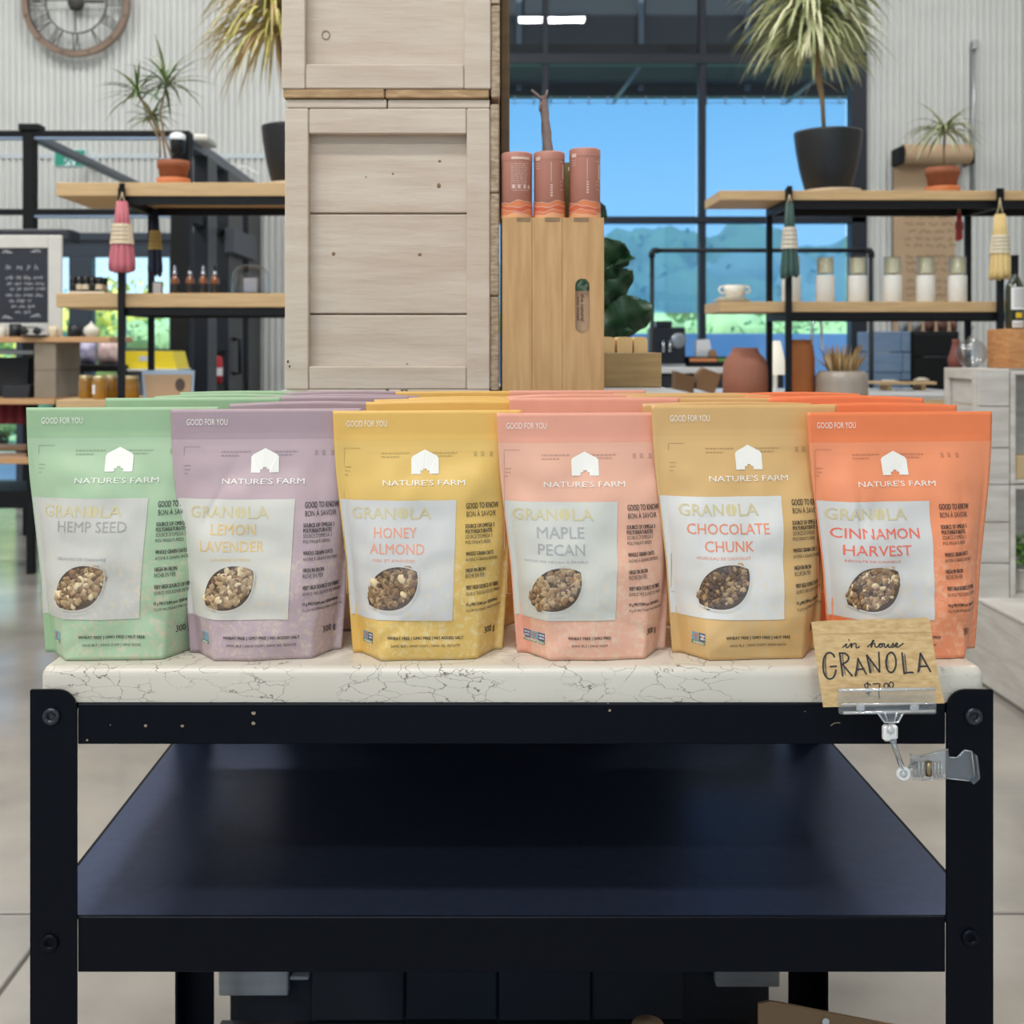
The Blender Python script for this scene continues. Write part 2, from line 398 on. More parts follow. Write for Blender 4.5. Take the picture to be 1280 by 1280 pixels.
# ---------------------------------------------------------------- granola pouches
def lerp_tab(tab, v):
    for (a, A), (b, B) in zip(tab, tab[1:]):
        if v <= b:
            t = (v-a)/(b-a); t = max(0, min(1, t)); return A+(B-A)*t
    return tab[-1][1]
WT = [(0, .0785), (.03, .0795), (.37, .0855), (.72, .0960), (.85, .0985), (1, .1)]
TT = [(0, .035), (.06, .0385), (.15, .0395), (.3, .037), (.5, .028), (.7, .0145), (.82, .005), (.875, .0014), (1, .0007)]
def sm(tab, v): return (lerp_tab(tab, max(0, v-.025))+2*lerp_tab(tab, v)+lerp_tab(tab, min(1, v+.025)))/4
class Pouch:
    def __init__(s, H, seed=0, fat=1.0, lean=0, bow=0, crinkle=1.0, ws=1.0, sag=0):
        s.H = H; s.seed = seed; s.fat = fat; s.lean = lean; s.bow = bow; s.cr = crinkle; s.ws = ws; s.sag = sag
    def w(s, v): return sm(WT, v)*s.ws
    def pt(s, x, v, side=-1, eps=0.0):
        w = s.w(v); a = min(1, abs(x)/(w*(.94-.05*max(0, 1-v/.3)))); sh = (1-a**3.0)**.72; g_ = max(0, 1-v/.30); sh = sh*(1-g_)+g_*min(1, (1-a)/.3)
        T = sm(TT, v)*s.fat
        n = noise.noise(Vector((x*17+s.seed*9.1, v*5.5+side*3.3, s.seed*2.7)))*.0062 + noise.noise(Vector((x*38+s.seed*3.1, v*11+side, s.seed*5.7)))*.0022
        # creases raking in from the lower corners and the sides
        for (cx, cv, ang, amp, wd) in s.creases():
            d = (x-cx)*math.cos(ang)+(v-cv)*s.H*math.sin(ang); l = -(x-cx)*math.sin(ang)+(v-cv)*s.H*math.cos(ang)
            n += amp*math.exp(-(d/wd)**2)*math.exp(-(l/.035)**2)
        t = T*sh+n*s.cr*min(1, sh*1.3)*min(1, T/.012)
        if abs(x) < w*.93: t += .0009*math.exp(-((v-.874)/.006)**2)+.0006*math.exp(-((v-.846)/.005)**2)
        t = max(t, .0006)
        b = s.lean*v*v+s.bow*v*v*(1-(x/.1)**2)
        z = v*s.H - (.0 if v < .5 else s.sag*(v-.5)*2*(x/.1)**2)
        return (x, b+side*(t+eps), z+.0004)
    def creases(s):
        q = random.Random(s.seed); return [(q.uniform(-.07, -.05), q.uniform(.2, .65), q.uniform(-.5, .5), q.uniform(-.0022, -.001), .004),
            (q.uniform(.045, .07), q.uniform(.05, .2), q.uniform(.6, 1.1), q.uniform(-.003, -.0015), .004),
            (q.uniform(.05, .07), q.uniform(.3, .6), q.uniform(-.3, .5), q.uniform(-.002, -.001), .004),
            (q.uniform(-.06, -.045), q.uniform(.03, .12), q.uniform(-1.1, -.7), q.uniform(-.002, -.001), .004)]
    def body(s, nu=64, nv=64):
        mb = MB()
        for side in (-1, 1):
            def fn(i, j, side=side):
                # columns crowd towards the side seals
                a = 2*i-1; x = a*s.w(j)
                p = list(s.pt(x, j, side))
                if (i == 0 or i == 1) and abs(j-.9) < .005: p[0] *= .978
                return p
            vs = [fn(i/nu, j/nv) for j in range(nv+1) for i in range(nu+1)]
            for j in range(nv):
                v = (j+.5)/nv; m = 1 if v > .868 else 0
                fs = []
                for i in range(nu):
                    a = j*(nu+1)+i; f = (a, a+1, a+nu+2, a+nu+1)
                    fs.append(f if side < 0 else tuple(reversed(f)))
                    mm = m
                    if v < .16 and i < nu*.09: mm = 1
                    mb.f.append(tuple(k+len(mb.v) for k in fs[-1])); mb.m.append(mm); mb.sm.append(True)
            mb.v += vs
        N = (nu+1)*(nv+1); fs = []
        for j in range(nv):
            a, b = j*(nu+1), (j+1)*(nu+1); fs.append((a, b, b+N, a+N)); a += nu; b += nu; fs.append((a, a+N, b+N, b))
        for i in range(nu):
            a = nv*(nu+1)+i; fs.append((a, a+1, a+1+N, a+N)); fs.append((i, i+N, i+1+N, i+1))
        for f in fs: mb.f.append(f); mb.m.append(0); mb.sm.append(False)
        return mb
    # art on the front is laid out in millimetres from the pouch's own middle, v up the pouch
    def patch(s, fn, nu, nv, eps, m=0):
        mb = MB(); mb.grid(lambda a, b: s.pt(*fn(a, b), -1, eps), nu, nv, m); return mb
    def put(s, mb, vs, fs, eps, m=0):
        mb.add([s.pt(x, v, -1, eps) for x, v in vs], fs, m, False)
U = 1/1179.0
def ref(x, y): return ((x-333)*U, (822-y)/310.0)      # layout grid of the printed front
def pouch_mat(name, main, granola, amount=.55):
    m = bpy.data.materials.new(name); m.use_nodes = True; t = m.node_tree; b = t.nodes['Principled BSDF']
    b.inputs['Roughness'].default_value = .43; b.inputs['Specular IOR Level'].default_value = .4
    b.inputs['Sheen Weight'].default_value = .0
    co = nn(t, 'ShaderNodeTexCoord'); v = nn(t, 'ShaderNodeTexNoise'); v.inputs['Scale'].default_value = 165; v.inputs['Detail'].default_value = 2.5; v.inputs['Distortion'].default_value = .6
    t.links.new(co.outputs['Object'], v.inputs['Vector'])
    r = nn(t, 'ShaderNodeValToRGB'); r.color_ramp.elements[0].position = .48; r.color_ramp.elements[1].position = .70
    t.links.new(v.outputs[0], r.inputs[0])
    sp = nn(t, 'ShaderNodeSeparateXYZ'); t.links.new(co.outputs['Object'], sp.inputs[0])
    # the pouch is only filled to about mid height: granola shows through the film below that, most towards the right
    mr = nn(t, 'ShaderNodeMapRange'); mr.inputs[1].default_value = .13; mr.inputs[2].default_value = .075; mr.inputs[3].default_value = 0; mr.inputs[4].default_value = amount
    n2 = nn(t, 'ShaderNodeMath', operation='MULTIPLY_ADD'); n2.inputs[1].default_value = -.35
    t.links.new(sp.outputs['X'], n2.inputs[0]); t.links.new(sp.outputs['Z'], n2.inputs[2]); t.links.new(n2.outputs[0], mr.inputs[0])
    mu = nn(t, 'ShaderNodeMath', operation='MULTIPLY'); t.links.new(mr.outputs[0], mu.inputs[0]); t.links.new(r.outputs[0], mu.inputs[1])
    mx = nn(t, 'ShaderNodeMixRGB'); mx.inputs[1].default_value = rgb(main); mx.inputs[2].default_value = rgb(granola)
    t.links.new(mu.outputs[0], mx.inputs[0]); t.links.new(mx.outputs[0], b.inputs['Base Color']); return m
INK = mat('black_ink', (52, 48, 46), .5); WHITEINK = mat('white_ink', (240, 236, 228), .5)
GOLD = mat('gold_ink', (208, 194, 150), .45)
OAT = [mat('oat_flake', (190, 158, 116), .55, var=.25, scale=260), mat('toasted_oat', (156, 120, 82), .55, var=.25, scale=260), mat('dark_toasted_oat', (118, 88, 60), .55, var=.25, scale=260), mat('pale_nut', (232, 208, 164), .45, var=.08, scale=120), mat('crumb_shadow', (84, 62, 44), .8), mat('chocolate_bit', (92, 68, 54), .5)]
FILM = clear('clear_window_film', (1, 1, 1), .05, .22, edge=.3)
COMMON = dict(fr='')
FLAV = {
 'green': dict(name='mint green', main=(168, 193, 158), top=(154, 184, 143), pan=(198, 195, 187), gr=(205, 190, 165), title=['HEMP SEED'], tb=[(261, 346, 653, 666)], tc=(165, 160, 158), fr='GRAINES DE CHANVRE', mix=(0, 0, 1, 1, 3, 2), bot=('WHEAT FREE | GMO FREE | NUT FREE', 'SANS BLÉ | SANS OGM | SANS NOIX'), pr='15', marks=1),
 'lavender': dict(name='dusty lavender', main=(186, 163, 168), top=(170, 146, 152), pan=(206, 203, 194), gr=(205, 185, 170), title=['LEMON', 'LAVENDER'], tb=[(268, 323, 655, 668.5), (255, 333, 676, 689)], tc=(226, 192, 128), fr='LAVANDE CITRON', mix=(0, 0, 1, 3, 0, 2), bot=('WHEAT FREE | GMO FREE | NO ADDED SALT', 'SANS BLÉ | SANS OGM | SANS SEL AJOUTÉ'), pr='15', marks=1),
 'yellow': dict(name='golden yellow', main=(222, 184, 104), top=(226, 180, 92), pan=(203, 201, 198), gr=(226, 204, 150), title=['HONEY', 'ALMOND'], tb=[(269, 321, 658, 671), (264, 330, 678, 691)], tc=(232, 158, 130), fr='MIEL ET AMANDES', mix=(1, 0, 2, 1, 1, 2), bot=('WHEAT FREE | GMO FREE | NO ADDED SALT', 'SANS BLÉ | SANS OGM | SANS SEL AJOUTÉ'), pr='15', marks=2),
 'pink': dict(name='salmon pink', main=(228, 174, 150), top=(229, 160, 136), pan=(203, 202, 194), gr=(226, 196, 170), title=['MAPLE', 'PECAN'], tb=[(270, 327, 656, 670), (271, 327, 677, 691)], tc=(168, 166, 166), fr='NOIX DE PÉCAN & ÉRABLE', mix=(0, 0, 1, 1, 2, 0), bot=('WHEAT FREE | GMO FREE', 'SANS BLÉ | SANS OGM'), pr='10', marks=3),
 'tan': dict(name='caramel tan', main=(214, 174, 116), top=(212, 170, 110), pan=(215, 213, 209), gr=(206, 176, 128), title=['CHOCOLATE', 'CHUNK'], tb=[(250, 350, 657, 670), (270, 330, 678, 691)], tc=(234, 142, 108), fr='MORCEAU DE CHOCOLAT', mix=(2, 5, 1, 2, 5, 0), bot=('WHEAT FREE | GMO FREE | NUT FREE', 'SANS BLÉ | SANS OGM | SANS NOIX'), pr='15', marks=2),
 'orange': dict(name='bright orange', main=(236, 146, 104), top=(238, 128, 78), pan=(208, 206, 203), gr=(238, 176, 140), title=['CINNAMON', 'HARVEST'], tb=[(247, 352, 658, 671), (259, 340, 679, 692)], tc=(236, 112, 92), fr='RÉCOLTE DE CANNELLE', mix=(0, 1, 1, 2, 3, 1), bot=('WHEAT FREE | GMO FREE | NUT FREE', 'SANS BLÉ | SANS OGM | SANS NOIX'), pr='10', marks=2)}
KEYS = ['green', 'lavender', 'yellow', 'pink', 'tan', 'orange']
for k in KEYS:
    f = FLAV[k]
    f['m'] = [pouch_mat(k+'_film', f['main'], f['gr'], .85), mat(k+'_solid_print', f['top'], .42, var=.03, scale=40)]
    f['mp'] = pouch_mat(k+'_panel_print', f['pan'], tuple(int(.45*a+.55*b) for a, b in zip(f['pan'], (226, 206, 180))), 1.0)
    f['mt'] = mat(k+'_title_ink', f['tc'], .5)
    f['mg'] = mat(k+'_ghost_print', tuple(int(v*.86) for v in f['main']), .5)
def make_pouch(k, P, loc, rz, label, front=True, dx=0.0, seed=1):
    f = FLAV[k]; q = random.Random(seed*13+5)
    T = thing('granola_pouch', label, 'pouch', loc, None, rz)
    body = part('pouch', P.body(), f['m'], T, local=True)
    if not front: return T
    def r2(x, y): a, b = ref(x, y); return a+dx, b
    # pale label panel
    def pf(a, b):
        v0, v1 = ref(0, 772)[1], ref(0, 625)[1]; v = v0+(v1-v0)*b
        xl = -P.w(v)*.985; xr = (363-333+7*b)*U+dx; return (xl+(xr-xl)*a, v)
    part('label_panel', P.patch(pf, 56, 44, .00065), f['mp'], T, local=True)
    def tx(mb, s, x0, x1, y0, y1, bold=0, eps=.00095, m=0):
        vs, fs, _ = text(s, 0)
        if bold > 0:
            d = .1+bold*5
            P.put(mb, [r2(x0+d+(x1-x0)*a, y1+(y0-y1)*b) for a, b in vs], fs, eps+.00012, m)
            x0 -= d*.3; x1 -= d*.3
        P.put(mb, [r2(x0+(x1-x0)*a, y1+(y0-y1)*b) for a, b in vs], fs, eps, m)
    # barn emblem
    e_ = MB()
    poly = [(315, 592.5), (315, 573), (317, 570), (332, 562), (347, 570), (349, 573), (349, 592.5), (337.5, 592.5), (337.5, 588.5), (334.5, 588.5), (334, 586), (330, 586), (329.5, 588.5), (326.5, 588.5), (326.5, 592.5)]
    tri = [(0, 1, 2, 14), (2, 13, 14), (2, 12, 13), (2, 11, 12), (2, 3, 11), (3, 10, 11), (3, 4, 10), (3, 9, 10)]
    tri = [(0, 1, 2, 14), (2, 3, 13, 14), (3, 12, 13), (3, 11, 12), (3, 10, 11), (3, 9, 10), (3, 8, 9), (3, 4, 7, 8), (4, 5, 6, 7)]
    P.put(e_, [r2(x, y) for x, y in poly], [tuple(reversed(t)) for t in tri], .0006)
    part('barn_emblem', e_, WHITEINK, T, local=True)
    w_ = MB(); tx(w_, "NATURE'S FARM", 280, 381, 599.5, 606.5, .0); tx(w_, 'GOOD FOR YOU', 235, 285, 524.5, 532.5, -.01)
    part('brand_lettering', w_, WHITEINK, T, kind='stuff', local=True)
    g_ = MB(); tx(g_, 'GRAN', 241.8, 294.5, 633.5, 648, .03); tx(g_, 'LA', 313.5, 338.8, 633.5, 648, .03)
    for sgn in (-1, 1):
        hd = [(304.2+sgn*(.6+6.0*math.sin(R(a))), 640.7-7.3*math.cos(R(a))) for a in range(0, 181, 20)]
        P.put(g_, [r2(*p) for p in hd], [tuple(range(len(hd))) if sgn < 0 else tuple(reversed(range(len(hd))))], .0009)
    part('granola_lettering', g_, GOLD, T, kind='stuff', local=True)
    t_ = MB()
    for s_, (a, b, c, d) in zip(f['title'], f['tb']): tx(t_, s_, a, b, c, d, .006)
    tx(t_, f['fr'], 293-len(f['fr'])*1.7, 293+len(f['fr'])*1.7, 697, 700.6)
    part('flavour_lettering', t_, f['mt'], T, kind='stuff', local=True)
    k_ = MB()
    tx(k_, 'GOOD TO KNOW', 382, 423, 629, 636.5, .012); tx(k_, 'BON À SAVOIR', 382.5, 420, 638, 646.5)
    for y, s_, bd, wd in ((655, 'SOURCE OF OMEGA 3', .02, 37), (661.5, 'POLYUNSATURATES', .02, 34), (668, "SOURCE D'OMEGA 3", 0, 34), (674.5, 'POLYINSATURÉES', 0, 32),
                      (689, 'WHOLE GRAIN OATS', .02, 35), (696, 'AVOINE À GRAINS ENTIERS', 0, 41), (710, 'HIGH IN IRON', .02, 25), (717, 'RICHE EN FER', 0, 24),
                      (731, 'VERY HIGH SOURCE OF FIBRE', .02, 42), (738, 'SOURCE TRÈS ÉLEVÉE DE FIBRES', 0, 44), (752, f['pr']+' g PROTEIN per SERVING', .02, 41), (759, f['pr']+' g DE PROTÉINES PAR PORTION', 0, 46)):
        tx(k_, s_, 380.5, 380.5+wd, y, y+5, bd)
    n0, n1 = len(f['bot'][0]), len(f['bot'][1])
    tx(k_, f['bot'][0], 331-n0*1.24, 331+n0*1.24, 792, 796.8, .022); tx(k_, f['bot'][1], 331-n1*1.13, 331+n1*1.13, 801, 806)
    tx(k_, '300 g', 404, 418.5, 785.5, 796.5, .01)
    part('facts_lettering', k_, INK, T, kind='stuff', local=True)
    # faint back print showing through the film
    gh = MB()
    for x0, y0, x1, y1 in ((232, 560, 232.6, 690), (232, 559.4, 252, 560), (235, 697, 235.6, 745), (235, 745, 240, 745.6), (233, 583, 241, 584), (233, 588, 240, 589), (233, 593, 237, 594)):
        P.put(gh, [r2(x0, y0), r2(x1, y0), r2(x1, y1), r2(x0, y1)], [(3, 2, 1, 0)], .0004)
    for x0, x1, y in ((278, 314, 565.5), (278, 300, 570), (337, 372, 565.5), (337, 366, 569.5)):
        x = x0
        while x < x1:
            ww = q.uniform(2, 5); P.put(gh, [r2(x, y), r2(min(x+ww, x1), y), r2(min(x+ww, x1), y+1.8), r2(x, y+1.8)], [(3, 2, 1, 0)], .0004); x += ww+1
    for x in (393, 402, 413): P.put(gh, [r2(x, 565), r2(x+4, 565), r2(x+4, 571), r2(x, 571)], [(3, 2, 1, 0)], .0004)
    part('show_through_print', gh, f['mg'], T, kind='stuff', local=True)
    # certification marks
    cm = MB(); nmk = f['marks']; x = 256
    for i in range(nmk):
        wd = 5.5 if nmk > 1 else 10.5
        if nmk == 3: wd = 7
        mi = [1, 0, 0][i] if nmk < 3 else [0, 1, 0][i]
        P.put(cm, [r2(x, 790), r2(x+wd, 790), r2(x+wd, 800), r2(x, 800)], [(3, 2, 1, 0)], .0005, mi)
        if mi == 0:
            for yy, s_ in ((791.5, 'NON'), (795.5, 'GMO')): tx(cm, s_, x+.9, x+wd-.9, yy, yy+2.6, .01, .0009, 2)
        else:
            for dxx, dyy in ((1.5, 792), (3.4, 792.5), (2.4, 796)): P.put(cm, [r2(x+dxx, dyy), r2(x+dxx+1.4, dyy), r2(x+dxx+1.2, dyy+3), r2(x+dxx+.3, dyy+3)], [(3, 2, 1, 0)], .0009, 3)
        x += wd+.5
    P.put(cm, [r2(256, 800.5), r2(x-.5, 800.5), r2(x-.5, 804.5), r2(256, 804.5)], [(3, 2, 1, 0)], .0005, 4)
    tx(cm, 'VERIFIED', 257, x-1.5, 801.3, 803.8, .01, .0009, 2)
    part('certification_mark', cm, [mat('mark_blue', (44, 84, 130), .5), mat('mark_sky', (120, 160, 180), .5), WHITEINK, mat('mark_orange', (222, 120, 60), .5), mat('mark_green', (90, 130, 84), .5)], T, kind='stuff', local=True)
    # leaf-shaped window with granola behind film
    cx, cy = 292, 733; ang = R(37); L, Wd = 36.5, 25.5
    def win(a, b, s=1.0):    # a along, b across in -1..1
        xx = L*a*s; yy = b*s*Wd*(1-a*a)**.8*(1.0); c, d = math.cos(ang), math.sin(ang)
        return r2(cx+xx*c+yy*d, cy-xx*d+yy*c)
    g = MB(); g.grid(lambda a, b: P.pt(*win(2*a-1, 1-2*b), -1, .0010), 22, 12)
    back = part('granola_window', g, OAT[4], T, local=True)
    fl = MB(); mix = f['mix']
    for i in range(230):
        a, b = q.uniform(-.84, .84), q.uniform(-.78, .78); x, v = win(a, b)
        big = (k == 'yellow' and i in (3, 40, 90, 150)) ; r_ = q.uniform(.0022, .0050) if not big else .0066
        c = P.pt(x, v, -1, q.uniform(.0008, .0013)); sc = (1, .2, q.uniform(.5, .9))
        M = Matrix.Translation(c) @ Matrix.Rotation(q.uniform(0, 6.3), 4, 'Y') @ Matrix.Rotation(q.uniform(-.25, .25), 4, 'X')
        fl.ball((0, 0, 0), r_*min(1, (1-max(abs(a), abs(b)))*4+.35), 7, 5, 3 if big else q.choice(mix), M, sc)
    part('granola', fl, OAT, T, kind='stuff', local=True)
    g = MB(); g.grid(lambda a, b: P.pt(*win(2*a-1, 1-2*b, 1.02), -1, .0027), 22, 12)
    part('window_film', g, FILM, T, local=True)
    # thin pale rim round the window
    rim = []
    n = 28
    for i in range(n+1): rim.append(win(-1+2*i/n, 1, 1.03))
    for i in range(1, n): rim.append(win(1-2*i/n, -1, 1.03))
    inner = [win(-1+2*i/n, 1, .985) for i in range(n+1)]+[win(1-2*i/n, -1, .985) for i in range(1, n)]
    rm = MB(); m = len(rim)
    P.put(rm, rim+inner, [(i, (i+1) % m, (i+1) % m+m, i+m) for i in range(m)], .0029)
    part('window_rim', rm, f['mp'], T, local=True)
    return T
front_cols = [(153, 510, -1, 4.5, 3), (333, 512, 0, 5, 0), (535, 514, -3, 5, 0), (739, 517, -8, 4.5, 0), (932, 507, 3, 4.5, 0), (1128, 516, -12, 7, 0)]
FLN = {'green': 'HEMP SEED', 'lavender': 'LEMON LAVENDER', 'yellow': 'HONEY ALMOND', 'pink': 'MAPLE PECAN', 'tan': 'CHOCOLATE CHUNK', 'orange': 'CINNAMON HARVEST'}
for i, (k, (px, py, ddx, yaw, _)) in enumerate(zip(KEYS, front_cols)):
    Y = 1.225; H = Z_(py, Y)-SLABZ
    P = Pouch(H, seed=i+1, fat=.98, lean=.004, ws=1.03 if k == 'orange' else 1.0)
    make_pouch(k, P, (X_(px, Y), Y, SLABZ+.0003), R(yaw), f"{FLAV[k]['name']} pouch in the front row, printed {FLN[k]} beside its granola window", True, ddx*U, seed=i+1)
rows = [(1.342, 1), (1.447, 2), (1.562, 3), (1.682, 4)]
RN = ['second', 'third', 'fourth', 'fifth']
for ri, (Y, rr) in enumerate(rows):
    for i, k in enumerate(KEYS):
        q = random.Random(ri*31+i*7+2)
        X = -.338+.1585*i + q.uniform(-.006, .006) + (-.01 if ri < 2 and i > 0 and i < 5 else 0)
        Hh = .2575+q.uniform(-.004, .003) + (.002 if ri == 0 else 0)
        P = Pouch(Hh, seed=ri*6+i+20, fat=.92, lean=.004, bow=q.uniform(-.007, .001), sag=q.uniform(0, .004))
        back = ' at the back edge' if ri == 3 else ''
        T = make_pouch(k, P, (X, Y, SLABZ+.0003), R(q.uniform(4.2, 5.5)), f"{FLAV[k]['name']} granola pouch in the {RN[ri]} row back from the front{back}", False)
        T['group'] = 'granola pouches in rows on the cart'
for o in bpy.data.objects:
    if o.name.startswith('granola_pouch'): o['group'] = 'granola pouches in rows on the cart'
# ---------------------------------------------------------------- room shell
CORR = mat('corrugated_white_steel', (214, 216, 214), .38, var=.06, scale=3, spec=.5)
PAINTW = mat('white_painted_wall', (212, 212, 208), .7)
CEILM = mat('ceiling_white', (205, 205, 202), .8)
CONC = mat('polished_concrete', (164, 158, 149), .15, col2=(138, 134, 128), scale=2.2, bump=.02, bscale=25, det=8, spec=.9)
DARK = mat('dark_bronze_frame', (20, 28, 42), .45)
YB, XW0, XW1 = 10.0, -.62, 3.30
def corr(mb, xa, xb, za, zb, Y=YB, pitch=.0555, amp=.02, seg=10):
    n = max(2, int((xb-xa)/pitch*seg)); vs = []
    for i in range(n+1):
        x = xa+(xb-xa)*i/n; y = Y-amp*2*abs(math.sin(math.pi*x/pitch))**.55; vs += [(x, y, za), (x, y, zb)]
    mb.add(vs, [(2*i, 2*i+2, 2*i+3, 2*i+1) for i in range(n)], 0, True)
mb = MB(); YJ, XJ = 2.5, -.91
for ys in ((-6.2, -1.6), (-1.59, YJ-.005), (YJ+.005, 6.6), (6.61, 10.2)):
    for xs in ((-7.2, XJ-4.105), (XJ-4.095, XJ-.005), (XJ+.005, XJ+4.1), (XJ+4.11, 4.9)):
        mb.box(xs[0], xs[1], ys[0], ys[1], -.05, 0, .0025)
mb.box(-7.2, 4.9, -6.2, 10.2, -.12, -.012)
struct('floor', mb, CONC)
mb = MB(); mb.box(-7.2, 4.9, -6.2, 10.2, CEIL, CEIL+.1); struct('ceiling', mb, CEILM)
# back wall: corrugated sheets around a tall window on the right and a low shopfront on the left
mb = MB(); zt = Z_(195, YB)
corr(mb, -7, XW0, zt, CEIL); corr(mb, -7, XW0-1.4, 2.2, zt-.02, YB+.01); corr(mb, -2.02, XW0, 0, zt-.02, YB+.01); corr(mb, XW1, 4.65, 0, CEIL)
mb.box(-7.2, XW0, YB+.03, YB+.2, 2.2, CEIL); mb.box(-2.4, XW0, YB+.03, YB+.2, 0, 2.62); mb.box(XW1, 4.9, YB+.03, YB+.2, 0, CEIL)
mb.box(XW0, XW1, YB+.03, YB+.2, 5.4, CEIL); mb.box(-7.2, -5.6, YB+.03, YB+.2, 0, 2.62); mb.box(XW0, XW1, YB+.03, YB+.2, 0, .25)
struct('wall_back', mb, CORR)
mb = MB(); mb.box(-7, XW0, YB-.035, YB-.01, zt-.025, zt+.015); struct('trim_1', mb, mat('pale_steel_trim', (196, 206, 214), .4))
mb = MB(); mb.box(4.65, 4.8, -6.2, 10.2, 0, CEIL); struct('wall_right', mb, PAINTW)
mb = MB(); mb.box(-7.2, -7, -6.2, 10.2, 0, CEIL); struct('wall_left', mb, PAINTW)
mb = MB(); mb.box(-7.2, -5.2, -6.2, -6, 0, CEIL); mb.box(4.2, 4.9, -6.2, -6, 0, CEIL); mb.box(-5.2, 4.2, -6.2, -6, 4, CEIL); mb.box(-5.2, 4.2, -6.2, -6, 0, .4)
struct('wall_front', mb, PAINTW)
GLASS = clear('window_glass', (.93, .97, .98), .045, .0)
# tall window
wf = MB()
for pa, pb in ((678, 685), (873, 881)): wf.box(X_(pa, YB), X_(pb, YB), YB-.06, YB+.06, .25, 5.4, .004)
wf.box(X_(1061, YB), XW1+.01, YB-.07, YB+.06, .25, 5.4, .004); wf.box(XW0-.01, XW0+.06, YB-.06, YB+.06, .25, 5.4, .004)
for za, zb in ((Z_(82, YB), Z_(69, YB)), (Z_(279.5, YB), Z_(271.5, YB)), (.25, .33), (5.32, 5.4)): wf.box(XW0, XW1, YB-.07, YB+.06, za, zb, .004)
w1 = struct('window_1', wf, DARK)
xs = [XW0+.06, X_(678, YB), X_(685, YB), X_(873, YB), X_(881, YB), X_(1061, YB)]; zs = [.33, Z_(279.5, YB), Z_(271.5, YB), Z_(82, YB), Z_(69, YB), 5.32]
for i in range(0, 6, 2):
    for j in range(0, 6, 2):
        g = MB(); g.add([(xs[i], YB, zs[j]), (xs[i+1], YB, zs[j]), (xs[i+1], YB, zs[j+1]), (xs[i], YB, zs[j+1])], [(0, 1, 2, 3)]); part('pane', g, GLASS, w1)
# screen blind hanging in the window, sky seen through its blue weave
SH = bpy.data.materials.new('blue_screen_fabric'); SH.use_nodes = True; t = SH.node_tree; t.nodes.clear()
o1 = nn(t, 'ShaderNodeOutputMaterial'); a1 = nn(t, 'ShaderNodeBsdfTransparent'); a1.inputs[0].default_value = (.60, .82, 1, 1)
a2 = nn(t, 'ShaderNodeBsdfTranslucent'); a2.inputs[0].default_value = (.38, .62, .9, 1); mx = nn(t, 'ShaderNodeMixShader'); mx.inputs[0].default_value = .5
t.links.new(a1.outputs[0], mx.inputs[1]); t.links.new(a2.outputs[0], mx.inputs[2]); t.links.new(mx.outputs[0], o1.inputs[0])
shz0, shz1 = Z_(391, YB+.09), Z_(123, YB+.09)
sh = thing('roller_blind', 'translucent blue screen blind hanging across the tall back window', 'blind', (1.3, YB+.09, shz0))
for i in range(0, 6, 2):
    g = MB(); n = 40
    g.grid(lambda a, b: (xs[i]+(xs[i+1]-xs[i])*a, YB+.09+.004*math.sin(a*23), shz0+(shz1-shz0)*b), n, 2); part('screen_panel', g, SH, sh)
    c = MB(); k = int((xs[i+1]-xs[i])/.165)
    for j in range(k+1):
        x = xs[i]+.03+j*.165
        if x < xs[i+1]: c.box(x-.006, x+.006, YB+.075, YB+.082, shz1-.06, shz1+.02)
    c.tube([(xs[i]+(xs[i+1]-xs[i])*a/20, YB+.08, shz1-.03-.015*abs(math.sin(a*1.3))) for a in range(21)], .003, 4)
    part('clip_cord', c, mat('grey_cord', (120, 140, 170), .6), sh, kind='stuff')
# low shopfront at the left with doorway posts
so = MB(); XS0, XS1 = -5.6, -2.4
so.box(XS0, XS1, YB-.02, YB+.1, 2.0, 2.14); so.box(XS0, XS1, YB-.05, YB+.1, 2.14, 2.2); so.box(XS0, XS1, YB-.04, YB+.1, 0, .07)
for pa, pb in ((88, 116), (150, 155), (213, 262), (22, 30), (-60, -40)): so.box(X_(pa, YB), X_(pb, YB), YB-.04, YB+.08, .05, 2.0, .004)
so.box(XS0, XS1, YB-.03, YB+.06, Z_(441, YB)-.0, Z_(436, YB)+.0)
w2 = struct('window_2', so, mat('dark_slate_frame', (52, 62, 76), .4))
xs2 = [XS0, X_(-60, YB), X_(-40, YB), X_(22, YB), X_(30, YB), X_(88, YB), X_(116, YB), X_(150, YB), X_(155, YB), X_(213, YB)]
for i in range(0, 10, 2):
    g = MB(); g.add([(xs2[i], YB, .07), (xs2[i+1], YB, .07), (xs2[i+1], YB, 2.0), (xs2[i], YB, 2.0)], [(0, 1, 2, 3)]); part('pane', g, GLASS, w2)
# unseen shopfront added behind the photographer as front fill for the pouches
ff = MB()
for x in (-5.2, -3.35, -1.5, .4, 2.3, 4.13): ff.box(x, x+.07, -6.1, -6.0, .4, 4)
for z in (.4, 2.4, 3.93): ff.box(-5.2, 4.2, -6.1, -6.0, z, z+.07)
struct('fill_window', ff, DARK)
# ceiling lamps
LAMPM = mat('lamp_housing', (190, 192, 196), .4, metal=.3)
for i, (x, y) in enumerate(LAMP_POS):
    t_ = solo('ceiling_lamp', MB().box(x-.5, x+.5, y-.18, y+.18, 5.95, 6.02, .01).box(x-.02, x+.02, y-.02, y+.02, 6.02, CEIL), LAMPM, f'twin-strip ceiling lamp, {ORD[[-3.6, -0.6, 3.3, 7.2].index(y)]} row from the front wall, {["far left", "middle left", "centre", "right of centre", "far right"][0 if x < -4 else 1 if x < -1 else 2 if x < 1 else 3 if x < 3 else 4]}', 'lamp', 'ceiling lamps')
